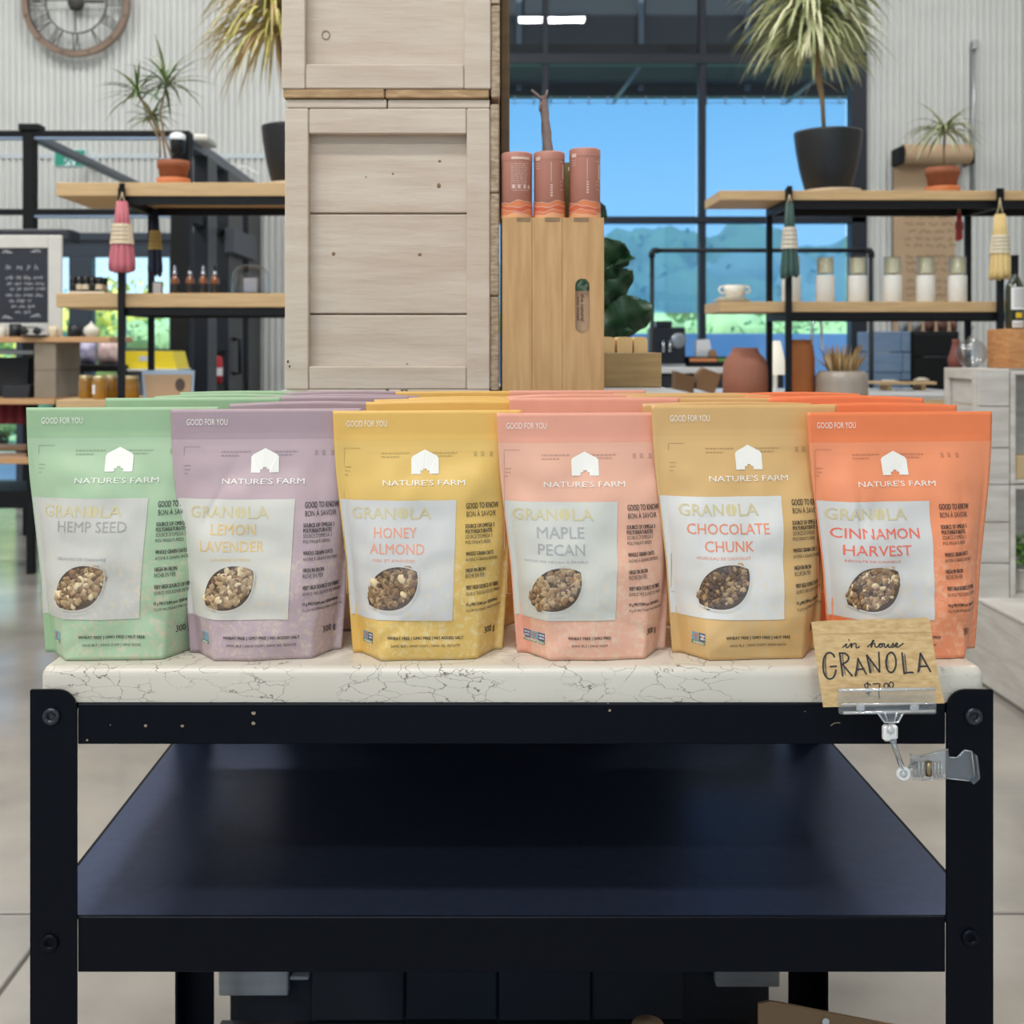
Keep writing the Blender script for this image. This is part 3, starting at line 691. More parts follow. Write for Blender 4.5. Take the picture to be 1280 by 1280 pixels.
# ---------------------------------------------------------------- outside
GR = mat('sunlit_lawn', (150, 190, 130), .9, var=.35, scale=1.5); PAVE = mat('pale_paving', (205, 212, 215), .9, var=.1, scale=1)
mb = MB(); mb.box(-40, 40, 10.3, 15.5, -.25, -.08); struct('trim_2', mb, PAVE, 'pale paving outside the windows')
mb = MB(); mb.box(-60, 60, 15.5, 90, -.3, -.1); solo('lawn', mb, GR, 'sunlit green lawn beyond the paving outside', 'lawn', kind='stuff')
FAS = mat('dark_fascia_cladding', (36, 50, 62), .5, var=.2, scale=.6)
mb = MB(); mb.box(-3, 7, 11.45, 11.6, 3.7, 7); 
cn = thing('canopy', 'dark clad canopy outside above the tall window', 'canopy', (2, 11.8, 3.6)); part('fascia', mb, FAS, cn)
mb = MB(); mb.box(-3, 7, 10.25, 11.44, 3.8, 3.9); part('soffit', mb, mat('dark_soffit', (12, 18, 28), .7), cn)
for x in (-1.0, .35, 1.55, 2.6, 3.6):
    mb = MB(); mb.box(x, x+.05, 11.38, 11.45, 3.75, 7); part('rib', mb, mat('steel_rib', (92, 108, 122), .5), cn)
for x0_ in (-.6, 1.3, 3.0):
    mb = MB(); mb.tube([(x0_, 11.4, 3.62), (x0_+.12, 10.3, 3.72)], .02, 6); part('strut', mb, mat('steel_rib', (92, 108, 122), .5), cn)
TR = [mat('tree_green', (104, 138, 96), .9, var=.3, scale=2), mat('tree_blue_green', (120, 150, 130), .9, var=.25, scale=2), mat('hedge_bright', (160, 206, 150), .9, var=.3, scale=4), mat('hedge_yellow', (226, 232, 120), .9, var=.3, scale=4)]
BARK = mat('tree_bark', (90, 76, 62), .9)
def tree(x, y, h, r, m, label, cat='tree', seed=0, zb=-.1, grp=None):
    q = random.Random(seed); T = thing(cat, label, cat, (x, y, zb), grp)
    cr = MB()
    for i in range(14):
        a = q.uniform(0, 6.3); rr = r*q.uniform(.1, .8); zz = zb+h*q.uniform(.45, .95) if cat == 'tree' else zb+h*q.uniform(.2, .8)
        s = r*q.uniform(.3, .55)
        M = Matrix.Translation((x+rr*math.cos(a), y+rr*math.sin(a)*.7, zz))
        vs = MB(); vs.ball((0, 0, 0), s, 12, 8, sc=(1, 1, .8))
        vs.v = [tuple(Vector(p)*(1+.35*noise.noise(Vector(p)*3/s*.6+Vector((i, seed, 0))))) for p in vs.v]
        cr.add(vs.v, vs.f, 0, True, M)
    # loose leaf clumps round the crown
    for i in range(900):
        a = q.uniform(0, 6.3); rr = r*q.uniform(.6, 1.15); zz = zb+h*q.uniform(.35, 1.03) if cat == 'tree' else zb+h*q.uniform(.1, 1)
        p = Vector((x+rr*math.cos(a), y+rr*math.sin(a)*.7, zz)); s = r*.034
        d1 = Vector((q.uniform(-1, 1), q.uniform(-1, 1), q.uniform(-1, 1)))*s; d2 = Vector((q.uniform(-1, 1), q.uniform(-1, 1), q.uniform(-1, 1)))*s
        cr.add([p-d1, p+d2, p+d1, p-d2], [(0, 1, 2, 3)])
    part('foliage', cr, m, T, kind='stuff')
    tk = MB(); tk.tube([(x, y, zb), (x+.1, y, zb+h*.35), (x, y+.05, zb+h*.7)], [r*.08, r*.06, r*.02], 8); part('trunk', tk, BARK, T)
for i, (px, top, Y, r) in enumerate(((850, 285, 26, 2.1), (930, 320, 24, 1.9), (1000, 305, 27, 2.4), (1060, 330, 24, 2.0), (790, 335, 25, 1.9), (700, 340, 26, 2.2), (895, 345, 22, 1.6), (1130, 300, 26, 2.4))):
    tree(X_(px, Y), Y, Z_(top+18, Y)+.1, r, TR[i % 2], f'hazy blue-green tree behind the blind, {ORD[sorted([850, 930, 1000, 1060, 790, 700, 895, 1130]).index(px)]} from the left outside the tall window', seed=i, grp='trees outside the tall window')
for i, (px, top, Y, r) in enumerate(((770, 393, 17, 1.1), (900, 396, 17, 1.2), (960, 392, 18, 1.2), (1030, 390, 17, 1.2), (1075, 396, 16.5, 1.0), (840, 398, 17.5, 1.1))):
    tree(X_(px, Y), Y, Z_(top, Y)+.1, r, TR[2], f'bright sunlit bush below the blind, {ORD[sorted([770, 900, 960, 1030, 1075, 840]).index(px)]} from the left outside the tall window', 'bush', seed=i+20, grp='bushes outside the tall window')
for i, (px, top, Y, r) in enumerate(((60, 370, 15, 1.2), (130, 360, 16, 1.3), (190, 380, 14.5, 1.0), (230, 350, 16, 1.3), (0, 380, 15, 1.2), (95, 400, 13.5, .7), (170, 405, 13, .6))):
    tree(X_(px, Y), Y, Z_(top, Y)+.1, r, TR[2 if i % 3 else 3], f'bright yellow-green shrub, {ORD[sorted([60, 130, 190, 230, 0, 95, 170]).index(px)]} from the left outside the low shopfront', 'bush', seed=i+40, grp='shrubs outside the shopfront')
mb = MB(); mb.box(-.6, 5.2, 15.0, 15.2, -.09, Z_(417, 15), .01); solo('garden_wall', mb, mat('pale_blue_render', (168, 200, 232), .8), 'low pale blue wall outside in front of the sunlit bushes', 'wall')
# black entrance vestibule standing out from the back wall at the left
VF = 7.5
ve = thing('entrance_vestibule', 'black steel entrance porch frame with dark door columns beside the back wall', 'vestibule', (-2.5, 8.6, 0))
def vp(name, *b, m=BLACKM, bev=.003, par=None):
    mb = MB()
    for q in b: mb.box(*q, bev)
    return part(name, mb, m, par or ve)
XA0, XA1, XC0, XC1 = X_(28, VF), X_(42, VF), X_(213, VF), X_(236, VF)
vp('post', (XA0, XA1, VF, VF+.08, 0, Z_(156, VF))); vp('post_cap', (XA0-.02, XA1+.04, VF-.02, VF+.1, Z_(163, VF), Z_(155, VF)))
vp('post', (XC0, XC1, VF, VF+.12, 0, Z_(163, VF)))
vp('beam', (-6.9, XA0, VF, VF+.07, Z_(170, VF), Z_(163, VF))); vp('beam', (XA1, XC0, VF, VF+.07, Z_(170, VF), Z_(163, VF)))
vp('beam', (-6.9, XA0, VF, VF+.06, Z_(268, VF), Z_(261, VF))); vp('beam', (XA1, XC0, VF, VF+.06, Z_(268, VF), Z_(261, VF)))
STR = mat('light_steel_edge', (150, 170, 200), .3, metal=.4)
vp('edge_strip', (-6.9, XA0, VF+.005, VF+.05, Z_(174, VF), Z_(170.4, VF)), (XA1, XC0, VF+.005, VF+.05, Z_(174, VF), Z_(170.4, VF)), (XA1, XC0, VF+.005, VF+.05, Z_(272, VF), Z_(268.4, VF)), m=STR)
zt1, zt0 = Z_(163, VF), Z_(172, VF)
vp('side_beam', (XA0, XA1, VF+.08, YB-.05, zt0, zt1), m=mat('grey_steel', (88, 96, 108), .4)); vp('side_beam', (XC0, XC1-.02, VF+.12, YB-.05, zt0-.03, zt1), m=mat('grey_steel', (88, 96, 108), .4))
for ya, yb_ in ((8.02, 8.3), (8.68, 9.2), (9.42, 9.95)): vp('column', (XC0+.02, XC1, ya, yb_, 0, zt0-.03), m=mat('blue_black_column', (22, 28, 40), .4))
for ya, yb_ in ((8.3, 8.68), (9.2, 9.42), (7.62, 8.02)): vp('transom', (XC0+.03, XC1-.02, ya, yb_, 2.05, 2.12))
vp('kick_rail', (XC0+.03, XC1-.02, 8.3, 8.68, .85, .95), (XC0+.03, XC1-.02, 9.2, 9.42, .85, .95))
vp('door_closer', (XC1, XC1+.07, 8.55, 9.4, 1.92, 2.1), m=mat('closer_grey', (74, 78, 88), .5))
mb = MB(); hx = XC1+.05; mb.tube([(XC1, 8.85, 1.02), (hx, 8.85, 1.02), (hx, 8.85, 1.28), (XC1, 8.85, 1.28)], .014, 8); part('door_handle', mb, mat('handle_dark', (40, 44, 52), .3, metal=.8), ve)
XE, YE = X_(273.5, 8.55), 8.55
vp('hook_plate', (XE-.02, XC1, YE+.02, YE+.03, 1.16, 1.2))
fe = thing('fire_extinguisher', 'small red and white fire extinguisher hanging between the dark entrance columns', 'extinguisher', (XE, YE, .93))
mb = MB(); mb.lathe([(.0, 0), (.032, .006), (.032, .18), (.018, .205), (.0, .21)], (XE, YE-.02, .95), 16); part('cylinder', mb, mat('signal_red', (190, 44, 48), .4), fe)
mb = MB(); mb.lathe([(.0335, .06), (.0335, .12)], (XE, YE-.02, .95), 16, caps=False); part('label_band', mb, mat('label_white', (232, 232, 232), .5), fe)
mb = MB(); mb.box(XE-.014, XE+.014, YE-.035, YE+.0195, 1.16, 1.19, .004); part('valve', mb, BLACKM, fe)
# exit sign
ex = thing('exit_sign', 'green and white running-man exit sign on the corrugated back wall', 'sign', (X_(87, 9.4), 9.4, Z_(208, 9.4)))
mb = MB(); ax, bx, az, bz = X_(67, 9.4), X_(108, 9.4), Z_(209, 9.4), Z_(186, 9.4); mb.box(ax, bx, 9.4, 9.44, az, bz, .004); mb.box(ax+.1, bx-.1, 9.44, 9.99, bz-.02, bz-.01); part('housing', mb, mat('exit_white', (190, 214, 216), .5), ex)
mb = MB(); mb.box(ax+.012, bx-.012, 9.396, 9.4, az+.012, bz-.012); part('green_face', mb, mat('exit_green', (36, 132, 112), .4, emit=.25), ex)
mb = MB(); cxm = X_(87, 9.4); zm = Z_(198, 9.4); mb.box(cxm-.04, cxm+.045, 9.393, 9.396, az+.012, bz-.012); part('door_panel', mb, mat('exit_pale', (206, 232, 236), .5), ex)
mb = MB()
for pl in ([(0, .03), (-.015, -.01), (-.035, -.045)], [(-.012, -.01), (.012, -.02), (.02, -.055)], [(0, .025), (.025, .015), (.035, .028)], [(-.002, .025), (-.028, .018), (-.035, 0)]):
    mb.tube([(cxm+a, 9.391, zm+b) for a, b in pl], .007, 6)
mb.ball((cxm+.008, 9.391, zm+.046), .011, 8, 6); part('running_figure', mb, mat('exit_green', (36, 132, 112)), ex)
# security camera and small white box on the vestibule corner
sc = thing('security_camera', 'white-topped black security camera above the vestibule corner', 'camera', (X_(222, 7.4), 7.4, Z_(196, 7.4)))
cx = X_(222, 7.4); mb = MB(); mb.lathe([(.02, 0), (.045, .02), (.05, .1), (.045, .13)], (cx, 7.4, Z_(194, 7.4)), 16); part('dome', mb, mat('camera_black', (16, 18, 24), .15), sc)
mb = MB(); mb.lathe([(.05, 0), (.05, .03), (.03, .045), (0, .05)], (cx, 7.4, Z_(175, 7.4)), 16); mb.box(cx-.012, cx+.012, 7.4, 7.5, Z_(172, 7.4), Z_(168, 7.4)); part('cap', mb, mat('camera_white', (232, 234, 236), .4), sc)
mb = MB(); mb.box(X_(244, 7.9), X_(268, 7.9), 7.7, 8.0, Z_(188, 7.9)+.03, Z_(174, 7.9), .012); solo('junction_box', mb, mat('off_white_plastic', (222, 220, 212), .5), 'off-white box sitting on the receding vestibule beam', 'box')
mb = MB(); pts = [(296, 217), (297, 214), (302, 209), (310, 208), (316, 212), (324, 216), (330, 217)]
mb.tube([(X_(a, 9.3)-.02, 9.3, Z_(b, 9.3)+.0) for a, b in pts], .007, 6); solo('cable_loop', mb, mat('camera_white', (232, 234, 236)), 'loop of white cable over the vestibule beam', 'cable')
vp('header_box', (X_(-40, 7.3), X_(87, 7.3), 7.3, 7.499, Z_(301, 7.3), Z_(286, 7.3)), m=mat('sign_charcoal', (40, 46, 54), .5), bev=.01)
# ---------------------------------------------------------------- wall clock
ck = thing('wall_clock', 'round open-frame clock with wooden rim and iron numerals on the back wall', 'clock', (X_(96.5, 9.9), 9.9, Z_(72, 9.9)))
cx, cz, CYc = X_(96.5, 9.9), Z_(5, 9.9), 9.88; k = 9.9/FPX
IRON = mat('aged_iron', (62, 60, 58), .6); RIMW = mat('clock_rim_wood', (136, 114, 98), .6, var=.2, scale=10)
def ring(ra, rb, y0, y1, seg=64):
    mb = MB(); vs = []; fs = []
    for i in range(seg):
        a = 2*math.pi*i/seg; c, s_ = math.cos(a), math.sin(a)
        for r_, y in ((ra, y0), (rb, y0), (rb, y1), (ra, y1)): vs.append((cx+r_*c, y, cz+r_*s_))
    for i in range(seg):
        j = (i+1) % seg
        for q in range(4): fs.append((i*4+q, i*4+(q+1) % 4, j*4+(q+1) % 4, j*4+q))
    return mb.add(vs, fs)
part('rim', ring(60*k, 67*k, CYc-.03, CYc+.02), RIMW, ck); part('inner_ring', ring(37*k, 38.6*k, CYc-.012, CYc), IRON, ck); part('outer_ring', ring(58.6*k, 60*k, CYc-.02, CYc), IRON, ck)
NUM = ['XII', 'I', 'II', 'III', 'IIII', 'V', 'VI', 'VII', 'VIII', 'IX', 'X', 'XI']
for h, s_ in enumerate(NUM):
    mb = MB(); a = R(90-30*h); M = Matrix.Translation((cx, CYc-.008, cz)) @ Matrix.Rotation(-(a-R(90)), 4, 'Y')
    wd = {'I': 3.2, 'V': 7, 'X': 7}; tot = sum(wd[c] for c in s_); x = -tot/2
    for c in s_:
        w_ = wd[c]; r0_, r1_ = 38*k, 59*k
        segs = {'I': [(w_/2, w_/2)], 'V': [(.8, w_/2), (w_-.8, w_/2)], 'X': [(.8, w_-.8), (w_-.8, .8)]}[c]
        for ta, ba in segs: mb.tube([(x*k+ta*k, 0, r1_), (x*k+ba*k, 0, r0_)], .0052, 5, M=M)
        x += w_
    part('numeral', mb, IRON, ck)
    mb = MB(); aa = R(75-30*h); mb.ball((cx+63.5*k*math.cos(aa), CYc-.032, cz+63.5*k*math.sin(aa)), .009, 8, 5); part('rivet', mb, IRON, ck)
mb = MB(); mb.lathe([(.07, 0), (.065, .03), (.04, .05), (0, .055)], seg=20, M=Matrix.Translation((cx, CYc-.0, cz)) @ Matrix.Rotation(R(90), 4, 'X')); part('hub', mb, IRON, ck)
mb = MB(); mb.box(cx-.006, cx+.006, CYc-.03, CYc-.02, cz-36*k, cz); part('hand', mb, IRON, ck)
mb = MB(); mb.box(cx-.01, cx+.25, CYc-.04, CYc-.03, cz-.008, cz+.008); part('hand', mb, IRON, ck)
mb = MB(); mb.box(cx-60*k, cx+60*k, CYc-.006, CYc+.004, cz+3*k, cz+4.4*k); part('cross_bar', mb, IRON, ck)
# kraft paper roll and conduit on the wall at the right
kp = thing('kraft_paper_roll', 'kraft paper roll on a wall dispenser with a long handwritten sheet hanging down', 'paper roll', (X_(1165, 9.8), 9.8, 1.3))
KR = mat('kraft_paper', (190, 162, 132), .8, var=.08, scale=3)
mb = MB(); ra = .085; zr = Z_(193, 9.8); mb.lathe([(ra, 0), (ra, X_(1212, 9.8)-X_(1128, 9.8))], seg=20, M=Matrix.Translation((X_(1128, 9.8), 9.8, zr)) @ Matrix.Rotation(R(90), 4, 'Y')); part('roll', mb, KR, kp)
mb = MB(); mb.box(X_(1121, 9.8), X_(1127, 9.8), 9.72, 9.94, zr-.09, zr+.06, .01); part('bracket', mb, BLACKM, kp)
mb = MB(); mb.box(X_(1212, 9.8), X_(1214, 9.8), 9.72, 9.94, zr-.09, zr+.02, .01); part('bracket', mb, BLACKM, kp)
mb = MB(); mb.box(X_(1122, 9.8), X_(1200, 9.8), 9.9, 9.903, .9, zr); part('sheet', mb, KR, kp)
mb = MB(); q = random.Random(5); pz = 262
while pz < 385:
    x = 1130+q.uniform(0, 6)
    while x < 1188:
        L = q.uniform(4, 14); pts = [(x+i*1.5, pz+q.uniform(-2.5, 2.5)) for i in range(int(L/1.5)+2)]
        v2, f2 = ribbon2([(X_(a, 9.89), Z_(b, 9.89)) for a, b in pts], .009); mb.add([(a, 9.897, b) for a, b in v2], f2); x += L+5
    pz += q.choice((9, 9, 13))
part('handwriting', mb, mat('pencil_brown', (150, 124, 98), .8), kp, kind='stuff')
mb = MB(); mb.tube([(X_(1218, 9.9), 9.93, Z_(240, 9.9)), (X_(1219, 9.9), 9.93, Z_(60, 9.9))], .02, 8); mb.box(X_(1216, 9.9), X_(1222, 9.9), 9.88, 9.95, Z_(62, 9.9), Z_(50, 9.9), .004)
solo('wall_conduit', mb, mat('galvanised', (176, 180, 182), .35, metal=.5), 'thin galvanised conduit running up the right-hand corrugated wall', 'conduit')
# ---------------------------------------------------------------- crate stand behind the cart
LIT_SLAT = mat('lit_white_wash', (150, 150, 152), .7, var=.12, scale=14, stretch=(1, 6, 6))  # white wood of the end slats, in the tone it has where lit
SHADE_SLAT = mat('shade_dark_slat', (34, 34, 40), .75, var=.2, scale=12)  # shade under the cart put into the slat colour, not a stain
STZ, SY = 1.147, 1.83
st = thing('display_stand', 'slatted stand behind the cart, coloured dark for shade, holding up the whitewashed crates', 'stand', (.03, 2.1, 0))
def sp_(par, name, *b, m=None, bev=.002, label=None):
    mb = MB()
    for q in b: mb.box(*q, bev)
    return part(name, mb, m, par, label=label)
sp_(st, 'stand_top', (-.34, .335, SY, 2.36, STZ-.022, STZ), m=mat('pale_grey_top', (176, 176, 176), .5))
sp_(st, 'upper_body', (-.33, .325, SY+.01, 2.35, .75, STZ-.022), m=SHADE_SLAT); sp_(st, 'core', (-.40, .46, SY+.02, 2.35, 0, .75), m=SHADE_SLAT)
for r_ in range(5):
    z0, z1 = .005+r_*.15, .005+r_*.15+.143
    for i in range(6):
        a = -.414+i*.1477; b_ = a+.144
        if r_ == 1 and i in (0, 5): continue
        sp_(st, 'slat', (a, b_, SY+.003+.003*((i+r_) % 2), SY+.02, z0, z1), m=SHADE_SLAT)
sp_(st, 'slat', (X_(273, SY), X_(360, SY), SY-.001, SY+.02, Z_(1245, SY), .30), m=LIT_SLAT, label='whitewashed end slat coloured in its lit tone'); sp_(st, 'slat', (X_(895, SY), X_(975, SY), SY-.001, SY+.02, Z_(1234, SY), .30), m=LIT_SLAT, label='whitewashed end slat coloured in its lit tone')
sp_(st, 'slat', (X_(362, SY), X_(386, SY), SY, SY+.02, Z_(1226, SY), Z_(1222, SY)), m=LIT_SLAT)
# cardboard box on the lower shelf of the cart
KCARD = mat('brown_cardboard', (150, 118, 86), .85, var=.08, scale=8)
YBX = 1.42
bx = thing('cardboard_box', 'open brown cardboard box on the lower shelf of the cart', 'box', (X_(1010, YBX), YBX+.1, .135))
xa, xb = X_(946, YBX), X_(1060, YBX)+.1
mb = MB(); mb.prism([(xa, .137), (xb, .137), (xb, Z_(1290, YBX)), (X_(1065, YBX), Z_(1272, YBX)), (X_(975, YBX), Z_(1254, YBX)), (X_(962, YBX), Z_(1252, YBX)), (xa+.002, Z_(1255, YBX))], YBX, YBX+.004); part('front_panel', mb, KCARD, bx)
mb = MB(); mb.box(xa, xa+.004, YBX+.004, YBX+.22, .137, .255); mb.box(xb-.004, xb, YBX+.004, YBX+.22, .137, .255); mb.box(xa, xb, YBX+.216, YBX+.22, .137, .255); mb.box(xa, xb, YBX, YBX+.22, .1355, .139); part('side_panel', mb, KCARD, bx)
mb = MB(); mb.lathe([(.0045, 0), (.0045, .0008)], seg=16, M=Matrix.Translation((X_(1032, YBX), YBX-.0002, Z_(1277, YBX))) @ Matrix.Rotation(R(90), 4, 'X')); part('sticker', mb, mat('label_white', (232, 232, 232)), bx)
mb = MB(); x_ = X_(810, 1.5); mb.lathe([(.03, 0), (.034, .1), (.034, .17), (.02, .21), (0, .215)], (x_, 1.5, .1355), 16); solo('paper_parcel', mb, KCARD, 'small rounded brown parcel on the lower shelf of the cart', 'parcel')

# ---------------------------------------------------------------- whitewashed crates
WW = mat('whitewashed_pine', (208, 195, 180), .75, col2=(196, 178, 161), scale=5, stretch=(1, 1, 7), bump=.25, bscale=18, det=7)
WWH = mat('whitewashed_pine_crosswise', (208, 195, 180), .75, col2=(196, 178, 161), scale=5, stretch=(7, 7, 1)[::-1], bump=.25, bscale=18, det=7)
ENDG = mat('rough_end_grain', (188, 170, 146), .85, col2=(150, 128, 104), scale=60, stretch=(1, 1, 3), bump=.5, bscale=90)
RAWP = mat('raw_pine_edge', (192, 160, 122), .8, col2=(160, 128, 92), scale=22, stretch=(1, 5, 5), bump=.4, bscale=60)
KNOT = mat('knot_brown', (134, 108, 82), .8)
def tall_crate(label, Y, pxl, pxr, pyt, pyb, bat, rows_, topb, botb, rightb, upper=False):
    """crate standing on its side: the framed end faces the camera. rows_ are the y bounds of the recessed boards."""
    k = Y/FPX; D = .30; xl, xr = X_(pxl, Y), X_(pxr, Y); zt, zb = Z_(pyt, Y), Z_(pyb, Y)
    T = thing('wooden_crate', label, 'crate', ((xl+xr)/2, Y+D/2, zb))
    th = 11*k
    bl, br, bt, bb = bat      # batten bounds in pixels: left batten right edge, right batten left edge, top batten bottom, bottom batten top
    fz1 = zt-th if topb else zt; fz0 = zb+(th if upper else 3*k)
    xbl, xbr = X_(bl, Y), X_(br, Y); xri = X_(pxr-11, Y)
    def pl(name, b, m, bev=.0018, par=T, lab=None):
        mb = MB(); mb.box(*b, bev); return part(name, mb, m, par, label=lab)
    B1 = pl('batten', (xl, xbl-.0006, Y, Y+.019, fz0, fz1-.0006), WW); B2 = pl('batten', (xbr+.0006, xri-.0006, Y, Y+.019, fz0, fz1-.0006), WW)
    if bt is not None: pl('batten', (xbl, xbr, Y+.001, Y+.019, Z_(bt, Y), fz1-.0006), WWH)
    BB = pl('batten', (xbl, xbr, Y+.001, Y+.019, fz0+.0006, Z_(bb, Y)), WWH)
    for a, b_ in zip(rows_, rows_[1:]):
        o = pl('board', (xl+.002, xri-.002, Y+.0195, Y+.032, Z_(b_, Y)+.0011, Z_(a, Y)-.0011), WWH)
    for a, b_ in zip(rightb, rightb[1:]): pl('side_board', (xri, xr, Y+.001+rnd.uniform(0, .003), Y+D, Z_(b_, Y)+.0009, Z_(a, Y)-.0009), ENDG)
    n = 3; h = (fz1-fz0)/n
    for i in range(n): pl('side_board', (xl+.001, xl+.013, Y+.033, Y+D-.0145, fz0+i*h+.001, fz0+(i+1)*h-.001), WW)
    if topb:
        for a, b_ in zip(topb, topb[1:]): pl('top_board', (X_(a, Y)+.0009, X_(b_, Y)-.0009, Y+rnd.uniform(0, .003), Y+D, zt-th, zt), WWH if not upper else RAWP)
    if botb:
        for a, b_ in zip(botb, botb[1:]): pl('bottom_board', (X_(a, Y)+.0009, X_(b_, Y)-.0009, Y+rnd.uniform(0, .003), Y+D, zb, fz0), RAWP if upper else WWH)
    pl('back_board', (xl, xri, Y+D-.014, Y+D-.001, fz0+.001, fz1-.001), WW)
    return T
YC = 1.85
lowc = tall_crate('large whitewashed wooden crate standing upright behind the pouches, lower of the two', YC, 356, 624, 124, 490, (386, 583, 167, 458), (150, 265.3, 392.5, 487), (357, 484, 613), (357, 484, 613), (129, 241, 370, 489))
upc = tall_crate('pale raw-edged wooden crate stacked on top of the whitewashed crate', YC-.006, 352, 625, -240, 122, (382, 580, -205, 80), (-225, -100, 118), (353, 481, 612), (353, 481, 612), (-238, -120, 5, 122), True)
# knots and nail holes
def dots(T, Y, lst, m, ydep):
    mb = MB()
    for px, py, rx, rz_ in lst:
        mb.lathe([(rx*YC/FPX, 0), (rx*.6*YC/FPX, .0009), (0, .001)], seg=12, M=Matrix.Translation((X_(px, Y), Y+ydep-.0001, Z_(py, Y))) @ Matrix.Diagonal((1, 1, rz_/rx, 1)) @ Matrix.Rotation(R(90), 4, 'X'))
    part('knot', mb, m, T, kind='stuff')
dots(lowc, YC, [(415, 316, 2.4, 2.6), (524, 317, 2.6, 2), (549, 199, 2, 1.6), (548, 230, 2.6, 3.4), (490, 215, 1.3, 1.3), (456, 219, 1, 1), (508, 455, 1.2, 1)], KNOT, .0195)
dots(upc, YC, [(471, 103, 5, 5), (474, 90, 6, 3)], mat('knot_tan', (176, 146, 112), .8), .0)
mb = MB(); xk, zk = X_(406, YC), Z_(41, YC); mb.tube([(xk+.0062*math.cos(a*.35), YC+.0124, zk+.0068*math.sin(a*.35)) for a in range(18)], .0006, 5, closed=True); part('knot_ring', mb, KNOT, upc)
dots(lowc, YC, [(485, 489, 2.2, 1.6), (503, 488, 2.4, .8), (508, 488, 2, .8), (360, 452, 1, 2), (362, 458, 1, 1.5)], mat('nail_hole', (40, 34, 32), .9), -.0005)
mb = MB(); mb.box(X_(626, 2.0), X_(637, 2.0), 2.0, 2.2, Z_(262, 2.0)+.001, 1.9, .002); mb.box(X_(627, 2.05), X_(636, 2.05), 2.02, 2.2, STZ+.001, Z_(262, 2.0), .002)
solo('standing_board', mb, mat('brown_board', (122, 98, 70), .7, var=.3, scale=12, stretch=(1, 1, 4)), 'narrow brown board standing upright right behind the crates', 'board')

# ---------------------------------------------------------------- bamboo box, canisters, small drawer
BAM = mat('bamboo_ply', (204, 166, 116), .5, col2=(188, 148, 98), scale=16, stretch=(6, 1, .55), bump=.06, det=6)
BAMD = mat('bamboo_end', (150, 124, 92), .6, var=.2, scale=80)
YM = 1.835
bb = thing('bamboo_box', 'tall bamboo box with rounded handle slot standing on end beside the crates', 'box', (X_(691, YM), YM+.08, STZ))
xa, xb, za, zb = X_(628, YM), X_(755, YM), STZ+.0005, Z_(272, YM)
sl = (X_(719, YM), X_(737, YM), Z_(417, YM), Z_(348, YM)); sr = (sl[1]-sl[0])/2; xc = (sl[0]+sl[1])/2
loop = []
for kx, kz, a0 in ((xc, sl[3]-sr, 0), (xc, sl[2]+sr, 180)):
    for j in range(9): a = R(a0+j*22.5); loop.append((kx+sr*math.cos(a), kz+sr*math.sin(a)))
# front plies as three boards; the slot is cut through the rightmost
def slab_with_hole(mb, X0, X1, Z0, Z1, hole, y0, y1):
    n = len(hole); cx, cz = sum(p[0] for p in hole)/n, sum(p[1] for p in hole)/n; out = []
    for (hx, hz) in hole:     # project each hole point outward to the rectangle
        dx, dz = hx-cx, hz-cz; t = min((X1-cx)/dx if dx > 1e-9 else ((X0-cx)/dx if dx < -1e-9 else 1e9), (Z1-cz)/dz if dz > 1e-9 else ((Z0-cz)/dz if dz < -1e-9 else 1e9)); out.append((cx+dx*t, cz+dz*t))
    # add the four corners by snapping the nearest outer points
    for c in ((X0, Z0), (X1, Z0), (X1, Z1), (X0, Z1)):
        j = min(range(n), key=lambda i: (out[i][0]-c[0])**2+(out[i][1]-c[1])**2); out[j] = c
    vs = [(p[0], y0, p[1]) for p in hole+out]+[(p[0], y1, p[1]) for p in hole+out]; fs = []
    for i in range(n):
        j = (i+1) % n
        fs += [(i, i+n, j+n, j), (2*n+j, 3*n+j, 3*n+i, 2*n+i), (i, j, j+2*n, i+2*n), (i+n, i+3*n, j+3*n, j+n)]
    mb.add(vs, fs)
xq = [xa, X_(665, YM), X_(703, YM), xb]
mb = MB(); mb.box(xq[0], xq[1]-.0003, YM, YM+.009, za, zb, .0004); part('front_board', mb, BAM, bb)
mb = MB(); mb.box(xq[1], xq[2]-.0003, YM, YM+.009, za, zb, .0004); part('front_board', mb, BAM, bb)
mb = MB(); slab_with_hole(mb, xq[2], xq[3], za, zb, loop, YM, YM+.009); part('front_board', mb, BAM, bb)
mb = MB(); mb.box(xa, xa+.009, YM+.0095, YM+.16, za, zb); part('side_board', mb, BAM, bb)
mb = MB(); mb.box(xb-.009, xb, YM+.0095, YM+.16, za, zb); part('side_board', mb, BAM, bb)
mb = MB(); mb.box(xa+.0095, xb-.0095, YM+.0095, YM+.16, zb-.009, zb-.0003); part('top_board', mb, BAM, bb)
for pa, pb in ((646, 663), (681, 700), (717, 736)):
    mb = MB(); mb.box(X_(pa, YM), X_(pb, YM), YM-.0006, YM+.012, zb-.0062, zb+.0002); part('finger_joint', mb, BAMD, bb)
mb = MB(); mb.box(X_(715, YM), X_(741, YM), YM+.014, YM+.1, Z_(430, YM), Z_(363, YM), .001)
cb = thing('kraft_carton', 'brown kraft carton inside the bamboo box, seen through its slot', 'carton', (X_(728, YM), YM+.05, Z_(430, YM)))
part('carton_body', mb, KR, cb)
mb = MB()
